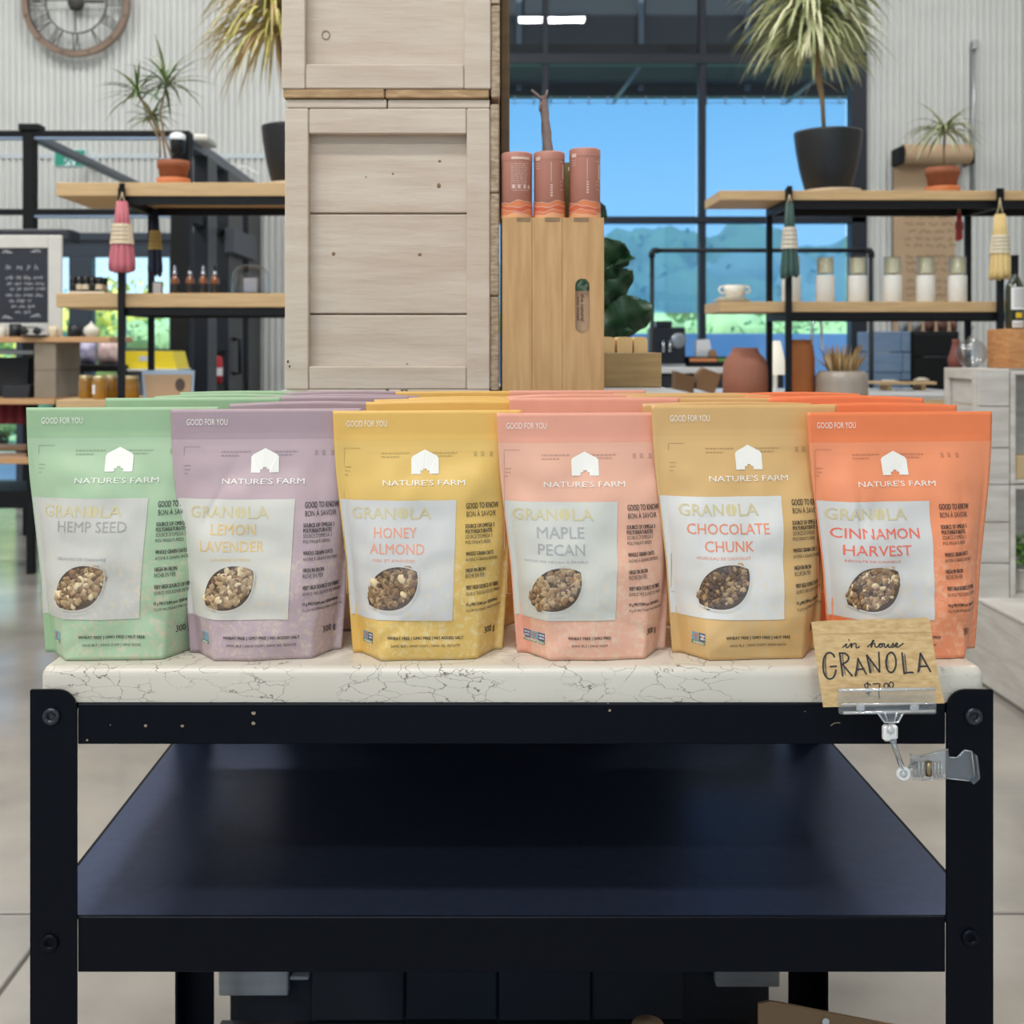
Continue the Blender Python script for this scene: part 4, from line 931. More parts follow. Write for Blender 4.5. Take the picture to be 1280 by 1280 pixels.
for s_, pxl, pxr, py0, py1 in (('the natural', 727, 731.5, 367, 401), ('way ahead', 721.5, 725.5, 370, 400)):
    v2, f2, _ = text(s_, .012)
    # runs downwards: letter x -> down, letter y -> towards the right
    mb.add([(X_(pxl+(pxr-pxl)*b, YM), YM+.0136, Z_(py0+(py1-py0)*a, YM)) for a, b in v2], [tuple(reversed(f)) for f in f2])
part('printed_text', mb, mat('brown_print', (96, 74, 60), .7), cb)
# support for the carton so it is not hanging in the box
mb = MB(); mb.box(X_(715, YM), X_(741, YM), YM+.014, YM+.1, STZ+.001, Z_(430, YM)-.0003); solo('carton_stack', mb, KR, 'plain kraft cartons piled inside the bamboo box below the printed one', 'carton')
# three dusty-pink canisters
CAN = mat('dusty_pink_paper', (184, 126, 110), .5, var=.06, scale=30); CANP = mat('pale_pink_print', (226, 196, 182), .5)
HILL = [mat('hill_orange', (224, 132, 84), .5), mat('hill_deep', (214, 106, 70), .5), mat('hill_peach', (236, 170, 118), .5)]
def canister(pxc, pyt, label, variant, seed):
    Yc = YM+.03; rad = 19.2*Yc/FPX; cx = X_(pxc, Yc); zb0 = zb+.0003; zt_ = Z_(pyt, Yc-rad); h = zt_-zb0
    T = thing('paper_canister', label, 'canister', (cx, Yc, zb0), 'dusty pink canisters on the bamboo box')
    mb = MB(); mb.lathe([(rad-.001, 0), (rad, .001), (rad, h-.014)], (cx, Yc, zb0), 40); part('tube', mb, CAN, T)
    mb = MB(); mb.lathe([(rad+.0003, h-.0138), (rad+.0003, h-.002), (rad-.001, h), (rad-.004, h-.0005), (0, h-.0005)], (cx, Yc, zb0), 40); part('lid', mb, CAN, T)
    q = random.Random(seed)
    def wrap(mb, a0, a1, f0, f1, eps=.0005, m=0, n=None):   # band patch between angles, f(angle)-> height
        n = n or max(2, int(abs(a1-a0)/6)); vs = []
        for i in range(n+1):
            a = a0+(a1-a0)*i/n; ca = R(a-90)
            for f_ in (f0, f1): vs.append((cx+(rad+eps)*math.cos(ca), Yc+(rad+eps)*math.sin(ca), zb0+(f_(a) if callable(f_) else f_)))
        mb.add(vs, [(2*i, 2*i+2, 2*i+3, 2*i+1) for i in range(n)], m, True)
    hills = MB()
    ph = [q.uniform(0, 6) for _ in range(9)]
    def line(b, amp, p): return lambda a: max(.001, b+amp*math.sin(R(a)*3+p)+amp*.5*math.sin(R(a)*7+p*2))
    fs_ = [line(.0255, .0022, ph[0]), line(.0185, .002, ph[1]), line(.0115, .0022, ph[2]), line(.0055, .0016, ph[3])]
    for i, f_ in enumerate(fs_): wrap(hills, -180, 180, .0006, f_, .0004+.0002*i, (0, 1, 0, 2)[i], 72)
    part('painted_hills', hills, HILL, T)
    ln = MB()
    for i, f_ in enumerate(fs_): wrap(ln, -180, 180, lambda a: f_(a)-.0003, lambda a: f_(a)+.0005, .0012, 0, 72)
    if variant == 0:
        wrap(ln, -22, 50, h-.0125, h-.0085)
        for i, zz in enumerate(range(20, 60, 3)):
            a = -24
            while a < 34:
                w_ = q.uniform(6, 16); wrap(ln, a, min(a+w_, 40), h-zz*.001, h-zz*.001+.0008); a += w_+3
        for a in (-18, 2, 24, 42): wrap(ln, a, a+9, .047, .0525)
        wrap(ln, -18, 46, .0435, .0442)
    else:
        wrap(ln, -60, -38, h-.015, h-.009)
        for zz in (20, 24, 28): wrap(ln, -60, -40, h-zz*.001, h-zz*.001+.0008)
        wrap(ln, 3, 5, h-.05, h-.018)
        for i in range(5): wrap(ln, 1.5, 9, h-.056-i*.0042, h-.0535-i*.0042)
        for zz in (.045, .052, .058, .09): wrap(ln, 40, 56, zz, zz+.0009)
        wrap(ln, 52, 60, .062, .086)
    part('printing', ln, CANP, T, kind='stuff')
    return T
canister(646, 189, 'leftmost of the three dusty pink canisters, back label with text block', 0, 1)
canister(686.5, 188, 'middle dusty pink canister in front of the twisted paper twig', 1, 2)
canister(731, 184, 'rightmost dusty pink canister, slightly taller with vertical print', 1, 3)
Yg = YM+.105; mb = MB(); mb.lathe([(.026, 0), (.026, .098), (.0255, .1)], (X_(711, Yg), Yg, zb+.0003), 32)
gc = thing('olive_canister', 'dark olive paper canister behind the gap between the pink canisters', 'canister', (X_(711, Yg), Yg, zb)); part('tube', mb, mat('olive_paper', (104, 96, 46), .5), gc)
mb = MB(); mb.box(X_(709, Yg), X_(714, Yg), Yg-.0268, Yg-.0262, zb+.086, zb+.092); part('label_mark', mb, CANP, gc)
# twisted paper twig
Yt = YM+.11; tw = thing('twisted_paper_twig', 'taupe twisted paper bundle with splayed ends rising behind the canisters', 'paper bundle', (X_(690, Yt), Yt, zb))
TAU = mat('taupe_paper', (150, 130, 124), .8, var=.15, scale=60)
mb = MB(); vs = []; n = 30; seg = 14
for i in range(n+1):
    t_ = i/n; px_, py_ = 692-13*t_, 268-(268-120)*t_; r_ = (8.5-4.0*t_)*Yt/FPX
    for k_ in range(seg):
        a = 2*math.pi*k_/seg; rr = r_*(1+.13*math.cos(4*(a+t_*9))); vs.append((X_(px_, Yt)+rr*math.cos(a), Yt+rr*math.sin(a), Z_(py_, Yt)))
mb.add(vs, [(i*seg+k_, i*seg+(k_+1) % seg, (i+1)*seg+(k_+1) % seg, (i+1)*seg+k_) for i in range(n) for k_ in range(seg)], 0, True)
part('stem', mb, TAU, tw)
for pts in ([(677, 126), (671, 119), (664, 113)], [(680, 124), (683, 118), (684, 113)], [(676, 128), (675, 134), (675, 140)]):
    mb = MB(); mb.tube([(X_(a, Yt), Yt-.004, Z_(b, Yt)) for a, b in pts], [.0025, .0028, .0018], 6); part('twist_end', mb, TAU, tw)
# small bamboo drawer of soaps
YD = 2.1
db = thing('bamboo_tray_box', 'low bamboo box holding cream soap bars, right of the tall bamboo box', 'box', (X_(790, YD), YD+.06, STZ))
sp_(db, 'front_board', (X_(752, YD), X_(827, YD), YD, YD+.008, STZ+.0005, Z_(441, YD)), m=mat('bamboo_horizontal', (176, 146, 96), .55, col2=(158, 126, 80), scale=14, stretch=(.6, 1, 7)), bev=.0008)
sp_(db, 'side_board', (X_(827, YD)-.008, X_(827, YD), YD+.0085, YD+.12, STZ+.0005, Z_(441, YD)), m=BAM); sp_(db, 'side_board', (X_(752, YD), X_(752, YD)+.008, YD+.0085, YD+.12, STZ+.0005, Z_(441, YD)), m=BAM)
sp_(db, 'base', (X_(752, YD)+.009, X_(827, YD)-.009, YD+.009, YD+.12, STZ+.0005, STZ+.006), m=BAM)
SOAP = mat('cream_wax', (240, 202, 138), .4, var=.06, scale=20)
for i, (pa, pb) in enumerate(((748, 768), (771, 790), (792, 809))):
    mb = MB(); xa_, xb_ = X_(pa, YD+.02), X_(pb, YD+.02); z0_, z1_ = STZ+.007, Z_(421, YD+.02); rr = .007
    poly = [(xa_, z0_), (xb_, z0_), (xb_, z1_-rr)]+[(xb_-rr+rr*math.cos(R(a)), z1_-rr+rr*math.sin(R(a))) for a in (30, 60, 90)]+[(xa_+rr+rr*math.cos(R(a)), z1_-rr+rr*math.sin(R(a))) for a in (90, 120, 150)]+[(xa_, z1_-rr)]
    mb.prism(poly, YD+.014, YD+.09); solo('soap_bar', mb, SOAP, ['cream soap bar in the low bamboo box, touching the tall bamboo box', 'middle cream soap bar in the low bamboo box', 'rightmost cream soap bar in the low bamboo box'][i], 'soap', 'soap bars in the bamboo box')
# fiddle-leaf plant behind the bamboo box
LEAFG = mat('dark_glossy_leaf', (26, 66, 34), .4, var=.15, scale=6)
YP = 2.75; fp = thing('fiddle_leaf_fig', 'dark green broad-leaved fig plant behind the bamboo boxes', 'plant', (X_(742, YP), YP, 0))
mb = MB(); mb.lathe([(.11, 0), (.15, .02), (.17, .3), (.175, .34), (.16, .34), (.15, .28), (0, .28)], (X_(742, YP), YP, 0), 24); part('pot', mb, mat('pot_grey', (150, 150, 148), .6), fp)
mb = MB(); mb.tube([(X_(742, YP), YP, .28), (X_(738, YP), YP, .8), (X_(744, YP), YP, 1.2), (X_(740, YP), YP, 1.5)], [.014, .012, .01, .006], 8); part('stem', mb, BARK, fp)
def broad(base, tip, wid, bend=.02, seed=0):
    b, t_ = Vector(base), Vector(tip); d = t_-b; side = d.cross(Vector((0, 1, .25))).normalized(); up = side.cross(d).normalized(); mb = MB(); nu, nv = 6, 14
    def fn(i, j):
        a = 2*i-1; w_ = wid*(math.sin(math.pi*min(1, j*.93+.06))**.75)*(.72+.5*j)*(.98); edge = .012*math.sin(j*18+seed)*abs(a)
        return b+d*j+side*a*w_+up*(bend*math.sin(j*3.1)-.02*(1-abs(a))+edge)
    mb.grid(fn, nu, nv); return mb
for i, (bx_, by_, tx_, ty_, w_) in enumerate(((744, 350, 775, 303, .05), (742, 385, 789, 338, .04), (742, 405, 800, 372, .03), (744, 415, 812, 385, .05), (742, 380, 765, 330, .045), (740, 400, 762, 395, .05), (741, 345, 792, 322, .012), (740, 330, 700, 300, .05), (738, 370, 690, 350, .05), (742, 300, 735, 250, .04), (740, 420, 790, 412, .045))):
    mb = broad(PX(bx_, by_, YP), (X_(tx_, YP), YP-.05+.04*(i % 3), Z_(ty_, YP)), w_, seed=i); part('leaf', mb, LEAFG, fp)
    tb = MB(); tb.tube([(X_(740, YP), YP, Z_(by_+6, YP)), PX(bx_, by_, YP)], .004, 5)

# ---------------------------------------------------------------- shelving units
STL = mat('shelf_frame_black', (9, 11, 16), .5, spec=.3)
def shelf_unit(label, Yf, Yb, xl, xr, boards, posts, ztop):
    T = thing('shelving_unit', label, 'shelving', ((xl+xr)/2, (Yf+Yb)/2, 0))
    for z0, z1 in boards:
        mb = MB(); mb.box(xl, xr, Yf, Yb, z0, z1, .002); b = part('shelf_board', mb, WOODS, T)
    for x in posts:
        w_ = .026
        for y in (Yf-.004, Yb-.03):
            mb = MB(); mb.box(x, x+w_, y-.018 if y < Yf else y, y+.004 if y < Yf else y+.022, 0, ztop, .001); part('post', mb, STL, T)
        for z0, z1 in boards:
            mb = MB(); mb.box(x, x+w_, Yf+.004, Yb-.03, z0-.034, z0-.001, .001); part('cross_bar', mb, STL, T)
    for z0, z1 in boards:
        for y in (Yf+.012, Yb-.03):
            mb = MB(); mb.box(posts[0]+.027, posts[-1]-.0005, y, y+.018, z0-.034, z0-.001, .001); part('rail', mb, STL, T)
    return T
YL = 4.8; BZ = [(Z_(245, YL), Z_(228, YL)), (Z_(384, YL), Z_(366.5, YL)), (Z_(508, YL)-.02, Z_(500, YL)), (.50, .545)]
shelf_unit('left-hand shelving unit of thick pine boards on a slim black frame', YL, 5.24, X_(70, YL), .02, BZ, (X_(149, YL), -.04), Z_(236, YL))
YR = 5.0; BR = [(Z_(250, YR), Z_(238, YR)), (Z_(390, YR), Z_(377, YR)), (.94, .98), (.5, .54)]
shelf_unit('right-hand shelving unit of thick pine boards on a slim black frame', YR, 5.34, X_(900, YR), 2.9, BR, (X_(981, YR), X_(1245, YR), 2.85), Z_(236, YR))
# ---------------------------------------------------------------- plants
TERRA = mat('terracotta', (158, 92, 62), .7, var=.12, scale=12); TERRAB = mat('terracotta_bright', (198, 112, 62), .6); SOIL = mat('potting_soil', (60, 46, 36), .95, bump=.5, bscale=60)
def dracaena(T, crowns, mats_, seed, L, n, w=.004, droop=1.0, up=.5):
    q = random.Random(seed)
    for (cx_, cy_, cz_, sc_) in crowns:
        for i in range(n):
            a = i*2.399+q.uniform(-.3, .3); el = up*(1-i/n)*1.5+q.uniform(-.25, .25)-.15; l = L*sc_*q.uniform(.7, 1.1)
            d = Vector((math.cos(a)*math.cos(el), math.sin(a)*math.cos(el)*.8, math.sin(el))); p = Vector((cx_, cy_, cz_+q.uniform(-.02, .02)*sc_)); pts = [p.copy()]; st_ = l/7
            for k_ in range(7):
                p = p+d*st_; d = (d+Vector((0, 0, -.16*droop*q.uniform(.6, 1.3)))).normalized(); pts.append(p.copy())
            mb = MB(); ww = w*q.uniform(.75, 1.2); mb.leaf(pts, [ww*.6, ww, ww, ww, ww*.85, ww*.6, ww*.35, .0002])
            part('leaf', mb, q.choice(mats_), T)
def pot_small(T, cx_, y, z, r, h, sh, m=TERRA):
    mb = MB(); mb.lathe([(r*.99, 0), (r*1.03, .003), (r*1.03, sh), (r*.95, sh), (r*.9, .006), (0, .006)], (cx_, y, z), 28); part('saucer', mb, TERRAB, T)
    mb = MB(); mb.lathe([(r*.72, .007), (r*.76, .01), (r*.93, h*.72), (r, h*.73), (r*1.02, h), (r*.92, h), (r*.9, h*.85), (0, h*.85)], (cx_, y, z), 28); part('pot', mb, m, T)
    mb = MB(); mb.lathe([(r*.9, h*.855), (0, h*.87)], (cx_, y, z), 20); part('soil', mb, SOIL, T)
LG = [mat('leaf_mid_green', (126, 156, 98), .5, var=.2, scale=30), mat('leaf_dark_green', (92, 122, 78), .5, var=.2, scale=30), mat('leaf_olive', (128, 140, 92), .5)]
LP = [mat('leaf_pale_stripe', (214, 216, 172), .5, col2=(176, 184, 128), scale=40), mat('leaf_cream', (228, 226, 186), .5), mat('leaf_grey_green', (160, 168, 122), .5)]
LY = [mat('leaf_straw', (214, 196, 128), .55, col2=(180, 172, 96), scale=30), mat('leaf_yellow_green', (192, 190, 104), .5), mat('leaf_tan', (204, 178, 130), .6)]
STEM = mat('tan_stem', (150, 124, 92), .8, var=.2, scale=60)
Yq = 4.95; zs_ = BZ[0][1]+.0005
T = thing('dracaena_plant', 'spiky green dracaena in a terracotta pot on the left-hand top shelf', 'plant', (X_(217, Yq), Yq, zs_))
pot_small(T, X_(217, Yq), Yq, zs_, 20*Yq/FPX, .11, .036)
for a in ([(207, 197), (203, 170), (190, 145), (172, 118)], [(215, 197), (205, 170), (200, 140), (208, 106)], [(200, 197), (200, 175), (186, 150)]):
    mb = MB(); mb.tube([PX(x, y, Yq) for x, y in a], .0045, 7); part('stem', mb, STEM, T)
dracaena(T, [(X_(172, Yq), Yq, Z_(116, Yq), .95), (X_(208, Yq), Yq-.01, Z_(104, Yq), 1.1), (X_(188, Yq), Yq+.03, Z_(145, Yq), .7)], LG, 3, .21, 34, .0058, 1.0, .75)
T = thing('dracaena_plant', 'small spidery plant in a terracotta pot on the right-hand top shelf', 'plant', (X_(1178, 5.15), 5.15, BR[0][1]))
Yq = 5.15; zr_ = BR[0][1]+.0005
pot_small(T, X_(1178, Yq), Yq, zr_, 20.5*Yq/FPX, .118, .034)
mb = MB(); mb.tube([PX(1180, 206, Yq), PX(1180, 188, Yq), PX(1181, 168, Yq)], .004, 7); part('stem', mb, STEM, T)
dracaena(T, [(X_(1181, Yq), Yq, Z_(164, Yq), 1)], LP[:1]+LG[2:]+LP[2:], 8, .215, 60, .0055, 1.5, .7)
T = thing('dracaena_plant', 'large mop-headed variegated dracaena in a black planter on the right-hand shelf', 'plant', (X_(1035, Yq), Yq, BR[0][1]))
mb = MB(); mb.lathe([(.122, 0), (.125, .003), (.125, .0175), (.0, .0175)], (X_(1040, Yq), Yq, zr_), 28); part('saucer', mb, mat('cork_disc', (190, 168, 140), .7), T)
kq = Yq/FPX; pr = [(27, 0), (29, 3), (35, 26), (39.5, 52), (41.5, 70), (41.5, 73), (39.5, 73), (38, 60), (0, 60)]
BLKP = mat('black_planter', (20, 22, 27), .45)
mb = MB(); mb.lathe([(r_*kq, h_*kq+.018) for r_, h_ in pr], (X_(1035, Yq), Yq, zr_), 36); part('planter', mb, BLKP, T)
mb = MB(); mb.tube([PX(1030, 165, Yq), PX(1028, 125, Yq), PX(1023, 95, Yq), PX(1020, 50, Yq), PX(1016, 10, Yq)], [.009, .01, .016, .02, .018], 9); part('trunk', mb, STEM, T)
dracaena(T, [(X_(1018, Yq), Yq, Z_(55, Yq), .72), (X_(1016, Yq), Yq, Z_(30, Yq), 1), (X_(1014, Yq), Yq, Z_(5, Yq), 1.0), (X_(1014, Yq), Yq, Z_(-25, Yq), 1.0)], LP, 12, .43, 85, .0105, 1.6, .4)
for pts in ([(1022, 102), (1012, 106), (1006, 122)], [(1028, 100), (1040, 108), (1049, 116)]):
    mb = MB(); mb.leaf([PX(x, y, Yq) for x, y in pts], [.006, .006, .001]); part('leaf', mb, LY[2], T)
Yq = 4.98; T = thing('dracaena_plant', 'yellowing drooping dracaena in a black planter half hidden by the crates', 'plant', (X_(366, Yq), Yq, BZ[0][1]))
kq = Yq/FPX; cxp = X_(366, Yq)
mb = MB(); mb.lathe([(.11, 0), (.11, .018), (0, .018)], (cxp, Yq, zs_), 28); part('saucer', mb, mat('cork_disc', (190, 168, 140)), T)
mb = MB(); mb.lathe([(r_*kq*.93, h_*kq*.97+.0185) for r_, h_ in pr], (cxp, Yq, zs_), 36); part('planter', mb, BLKP, T)
mb = MB(); mb.tube([(cxp, Yq, zs_+.2), PX(362, 120, Yq), PX(352, 60, Yq), PX(345, 0, Yq)], [.01, .012, .016, .016], 9); part('trunk', mb, STEM, T)
dracaena(T, [(X_(345, Yq), Yq-.02, Z_(40, Yq), 1), (X_(342, Yq), Yq-.02, Z_(8, Yq), 1), (X_(345, Yq), Yq, Z_(-30, Yq), 1)], LY, 17, .46, 90, .0068, 1.6, .35)
# ---------------------------------------------------------------- goods on the shelves
def tapers(label, pxc, pyt, pyb, Y, col, band, top_w, bot_w, hook_z=None, name='candle_bundle', n=10):
    """bundle of dipped taper candles hung by their wicks and wrapped with a paper band"""
    k_ = Y/FPX; cx_ = X_(pxc, Y); z1_, z0_ = Z_(pyt, Y), Z_(pyb, Y); T = thing(name, label, 'candles', (cx_, Y, z0_), 'taper candle bundles hanging from the shelf corners')
    m = mat('wax_%d_%d_%d' % col, col, .45); r0_, r1_ = top_w*k_/2, bot_w*k_/2
    for i in range(n):
        a = 2*math.pi*i/n; q = random.Random(i*7+int(pxc)); dz = q.uniform(-.012, .006)
        wt = r0_*.32; wb = r1_*.30
        mb = MB(); c, s_ = math.cos(a), math.sin(a)
        mb.tube([(cx_+(r0_-wt)*c*f0+(r1_-wb)*c*f1, Y+((r0_-wt)*f0+(r1_-wb)*f1)*s_, z1_+(z0_-z1_)*f1+(dz if f1 > .5 else 0)) for f0, f1 in ((1, 0), (.72, .28), (.45, .55), (.12, .88), (.03, .97), (0, 1))], [wt*.8, wt*1.1, (wt+wb)*.52, wb, wb*.9, wb*.35], 8)
        part('candle', mb, m, T)
    H_ = z1_-z0_; ba, bb_ = .33, .62
    def rr(f): return r0_+(r1_-r0_)*f+.003
    mb = MB(); vs = []; seg = 40
    for f in (ba, (ba+bb_)/2, bb_):
        for j in range(seg):
            a = 2*math.pi*j/seg; rw = rr(f)*(1+.03*math.cos(n*a)); vs.append((cx_+rw*math.cos(a), Y+rw*math.sin(a), z1_-H_*f))
    mb.add(vs, [(i*seg+j, (i+1)*seg+j, (i+1)*seg+(j+1) % seg, i*seg+(j+1) % seg) for i in range(2) for j in range(seg)], 0, True)
    part('paper_band', mb, mat('band_%d_%d_%d' % band, band, .8), T)
    mb = MB()
    for i in range(4): z_ = z1_-H_*(ba+.05+i*.06); mb.tube([(cx_+(rr(ba+.05+i*.06)+.002)*math.cos(a*.3+3.5), Y+(rr(ba+.05+i*.06)+.002)*math.sin(a*.3+3.5), z_) for a in range(8)], .0011, 4)
    part('band_print', mb, mat('print_grey', (120, 110, 100), .8), T, kind='stuff')
    hz = hook_z or z1_+.04; mb = MB()
    for sx_ in (-1, 1): mb.tube([(cx_+sx_*r0_*.6, Y, z1_-.004), (cx_+sx_*.004, Y, (z1_+hz)/2), (cx_, Y, hz)], .0025, 5)
    part('wick_loop', mb, mat('wick_cotton', (206, 188, 150), .9), T); return T
def hook(px, py, Y, lbl):
    mb = MB(); x, z = X_(px, Y), Z_(py, Y); mb.tube([(x, Y+.0, z+.02), (x, Y-.03, z+.02), (x, Y-.035, z), (x, Y-.02, z-.014)], .004, 6); mb.box(x-.012, x+.012, Y-.004, Y+.004, z-.03, z+.03, .002); return solo('shelf_hook', mb, STL, lbl, 'hook')
tapers('bundle of rose pink taper candles with cream band hanging at the left shelf corner', 152.5, 252, 338, 4.72, (190, 104, 116), (222, 204, 176), 15, 36, Z_(240, 4.72))
tapers('bundle of navy taper candles with golden band, behind the rose pink bundle', 194, 262, 343, 5.15, (24, 34, 62), (188, 160, 92), 8, 20, Z_(252, 5.15), n=7)
tapers('bundle of dark green and cream taper candles at the left post of the right shelf', 987, 254, 346, 4.92, (54, 84, 78), (214, 206, 190), 10, 25, Z_(243, 4.92), n=8)
tapers('bundle of honey yellow taper candles with printed cream band near the right edge', 1250, 268, 347, 4.92, (222, 194, 132), (226, 214, 188), 14, 29, Z_(247, 4.92))
tapers('coral red taper candles hanging from the back post above the candle jars', 1199, 266, 300, 5.28, (204, 84, 78), (204, 84, 78), 6, 10, BR[0][0]+.002, n=5)
hook(152.5, 238, 4.775, 'black hook on the left shelf corner holding the rose pink candles'); hook(987, 241, 4.975, 'black hook on the right shelf post holding the green candles'); hook(1249, 244, 4.975, 'black hook holding the honey yellow candles')
# second shelf, left
z2 = BZ[1][1]+.0006
JARB = mat('jar_black', (18, 18, 20), .3); JARW = mat('jar_label_cream', (206, 192, 168), .6)
tr = thing('jar_tray', 'low pale tray under the small black-lidded jars', 'tray', (X_(110, 4.95), 4.95, z2))
mb = MB(); mb.box(X_(88, 4.92), X_(132, 4.92), 4.9, 5.08, z2, z2+.012, .002); part('tray_base', mb, mat('pale_wood_tray', (216, 204, 184), .6), tr)
for i in range(10):
    r_ = .0165; x = X_(94+(i % 5)*8, 4.95); y = 4.93+(i//5)*.06
    if i < 2: pass
    t_ = thing('black_lidded_jar', f'small black-lidded jar, {ORD[i%5]} from the left in the {"front" if i < 5 else "back"} row on the tray', 'jar', (x, y, z2+.0125), 'black-lidded jars on the tray')
    mb = MB(); mb.lathe([(r_*.9, 0), (r_, .003), (r_, .036), (r_*.8, .04)], (x, y, z2+.0125), 16); part('body', mb, JARB, t_)
    mb = MB(); mb.lathe([(r_*1.02, .008), (r_*1.02, .03)], (x, y, z2+.0125), 16, caps=False); part('label', mb, JARW if i % 5 in (1, 2, 4) else JARB, t_)
    mb = MB(); mb.lathe([(r_*1.05, .0405), (r_*1.05, .055), (r_*.8, .062), (0, .063)], (x, y, z2+.0125), 16); part('lid', mb, JARB, t_)
AMB = mat('amber_glass', (120, 66, 20), .15, coat=.6); DROPC = mat('chrome_cap', (190, 194, 200), .2, metal=.9)
for i, (px, py) in enumerate(((218.5, 345), (237.5, 346), (254, 344), (268.5, 346))):
    Y = 4.92; x = X_(px, Y); r_ = .019
    t_ = thing('dropper_bottle', ['leftmost amber dropper bottle on the left-hand shelf', 'amber dropper bottle second from the left', 'amber dropper bottle third from the left', 'amber dropper bottle nearest the glass cloche'][i], 'bottle', (x, Y, z2), 'amber dropper bottles')
    mb = MB(); mb.lathe([(r_*.9, 0), (r_, .004), (r_, .06), (r_*.75, .072), (.008, .078), (.008, .084)], (x, Y, z2), 20); part('bottle_body', mb, AMB, t_)
    mb = MB(); mb.lathe([(r_*1.02, .008), (r_*1.02, .045)], (x, Y, z2), 20, caps=False); part('label', mb, mat('black_label', (28, 26, 26), .6), t_)
    mb = MB(); mb.lathe([(.0095, .084), (.0095, .098), (.007, .1)], (x, Y, z2), 14); part('collar', mb, DROPC, t_)
    mb = MB(); mb.lathe([(.0065, .1), (.007, .112), (.0045, .124), (0, .126)], (x, Y, z2), 12); part('dropper_bulb', mb, JARB if i % 2 else DROPC, t_)
Y = 5.02; x = X_(313.5, Y); cl = thing('glass_cloche', 'clear glass dome on a black base at the end of the left-hand shelf', 'cloche', (x, Y, z2))
mb = MB(); mb.lathe([(.086, 0), (.088, .002), (.088, .01), (.0, .01)], (x, Y, z2), 30); part('base', mb, BLACKM, cl)
DOME = clear('dome_glass', (.95, .97, .98), .06, .03)
mb = MB(); mb.lathe([(.081, .0105), (.081, .075), (.074, .103), (.056, .122), (.03, .131), (.001, .133)], (x, Y, z2), 36, caps=False); part('dome', mb, DOME, cl)
mb = MB(); mb.lathe([(.0805, .0105), (.083, .0105), (.083, .0135), (.0805, .0135)], (x, Y, z2), 36, caps=False); part('rim', mb, DOME, cl)
mb = MB(); mb.box(x-.028, x+.03, Y-.02, Y+.02, z2+.0105, z2+.075, .003); solo('boxed_soap', mb, mat('soap_box_grey', (190, 184, 190), .6), 'pale boxed soap standing inside the glass cloche', 'soap box')
mb = MB(); mb.box(X_(190, 5.0), X_(203, 5.0), 5.0, 5.01, z2, Z_(352, 5.0), .001); pc = solo('price_card', mb, mat('dark_card_frame', (90, 84, 78), .6), 'small framed white price card beside the leftmost dropper bottle', 'card')
mb = MB(); mb.box(X_(191.5, 5.0), X_(201.5, 5.0), 4.9985, 5.0, z2+.006, Z_(353.5, 5.0)); part('card_face', mb, mat('label_white', (232, 232, 232)), pc)
# third shelf, left: honey jars, framed kraft print
z3 = BZ[2][1]+.0006; HON = mat('honey', (176, 124, 32), .2, coat=.5, var=.3, scale=20)
for i, (px, Y) in enumerate(((107.5, 4.98), (124.5, 4.9), (139, 5.0), (164, 4.93), (150, 5.1))):
    x = X_(px, Y); r_ = (8.7 if i != 3 else 9.6)*Y/FPX
    t_ = thing('honey_jar', ['leftmost golden honey jar on the third left-hand shelf', 'honey jar with a white label, second from the left', 'honey jar just left of the black shelf post', 'honey jar just right of the black shelf post', 'honey jar behind the black shelf post'][i], 'jar', (x, Y, z3), 'golden honey jars')
    mb = MB(); mb.lathe([(r_*.92, 0), (r_, .005), (r_, .074), (r_*.86, .083)], (x, Y, z3), 24); part('jar_body', mb, HON, t_)
    mb = MB(); mb.lathe([(r_*.9, .0832), (r_*.92, .085), (r_*.92, .095), (r_*.85, .097), (0, .097)], (x, Y, z3), 24); part('lid', mb, mat('gold_lid', (214, 196, 150), .3, metal=.6), t_)
    if i == 1: mb = MB(); mb.grid(lambda a, b: (x+(r_+.0006)*math.cos(R(200+50*a)), Y+(r_+.0006)*math.sin(R(200+50*a)), z3+.02+.04*b), 8, 1); part('label', mb, mat('label_white', (232, 232, 232)), t_)
Yk = 4.92; fr = thing('framed_kraft_print', 'pale framed kraft print with a dark oval emblem, propped beside the honey jars', 'print', (X_(211, Yk), Yk, z3))
def qd(mb, c4, y0_, y1_, Y): mb.prism([(X_(a, Y), max(Z_(b, Y), z3)) for a, b in c4], y0_, y1_)
mb = MB(); qd(mb, [(180, 500), (241, 500), (243, 463), (177, 463)], Yk, Yk+.012, Yk); part('acrylic_back', mb, mat('pale_blue_acrylic', (170, 190, 214), .2), fr)
mb = MB(); qd(mb, [(184, 500), (238, 500), (240, 468), (180, 468)], Yk-.006, Yk-.0005, Yk); part('kraft_card', mb, KR, fr)
mb = MB(); xo, zo = X_(224.5, Yk), Z_(481, Yk); mb.prism([(xo+.021*math.cos(R(a))+.004, zo+.028*math.sin(R(a))) for a in range(0, 360, 24)], Yk-.0075, Yk-.0062); part('oval_emblem', mb, mat('dark_taupe_print', (84, 72, 66), .7), fr)
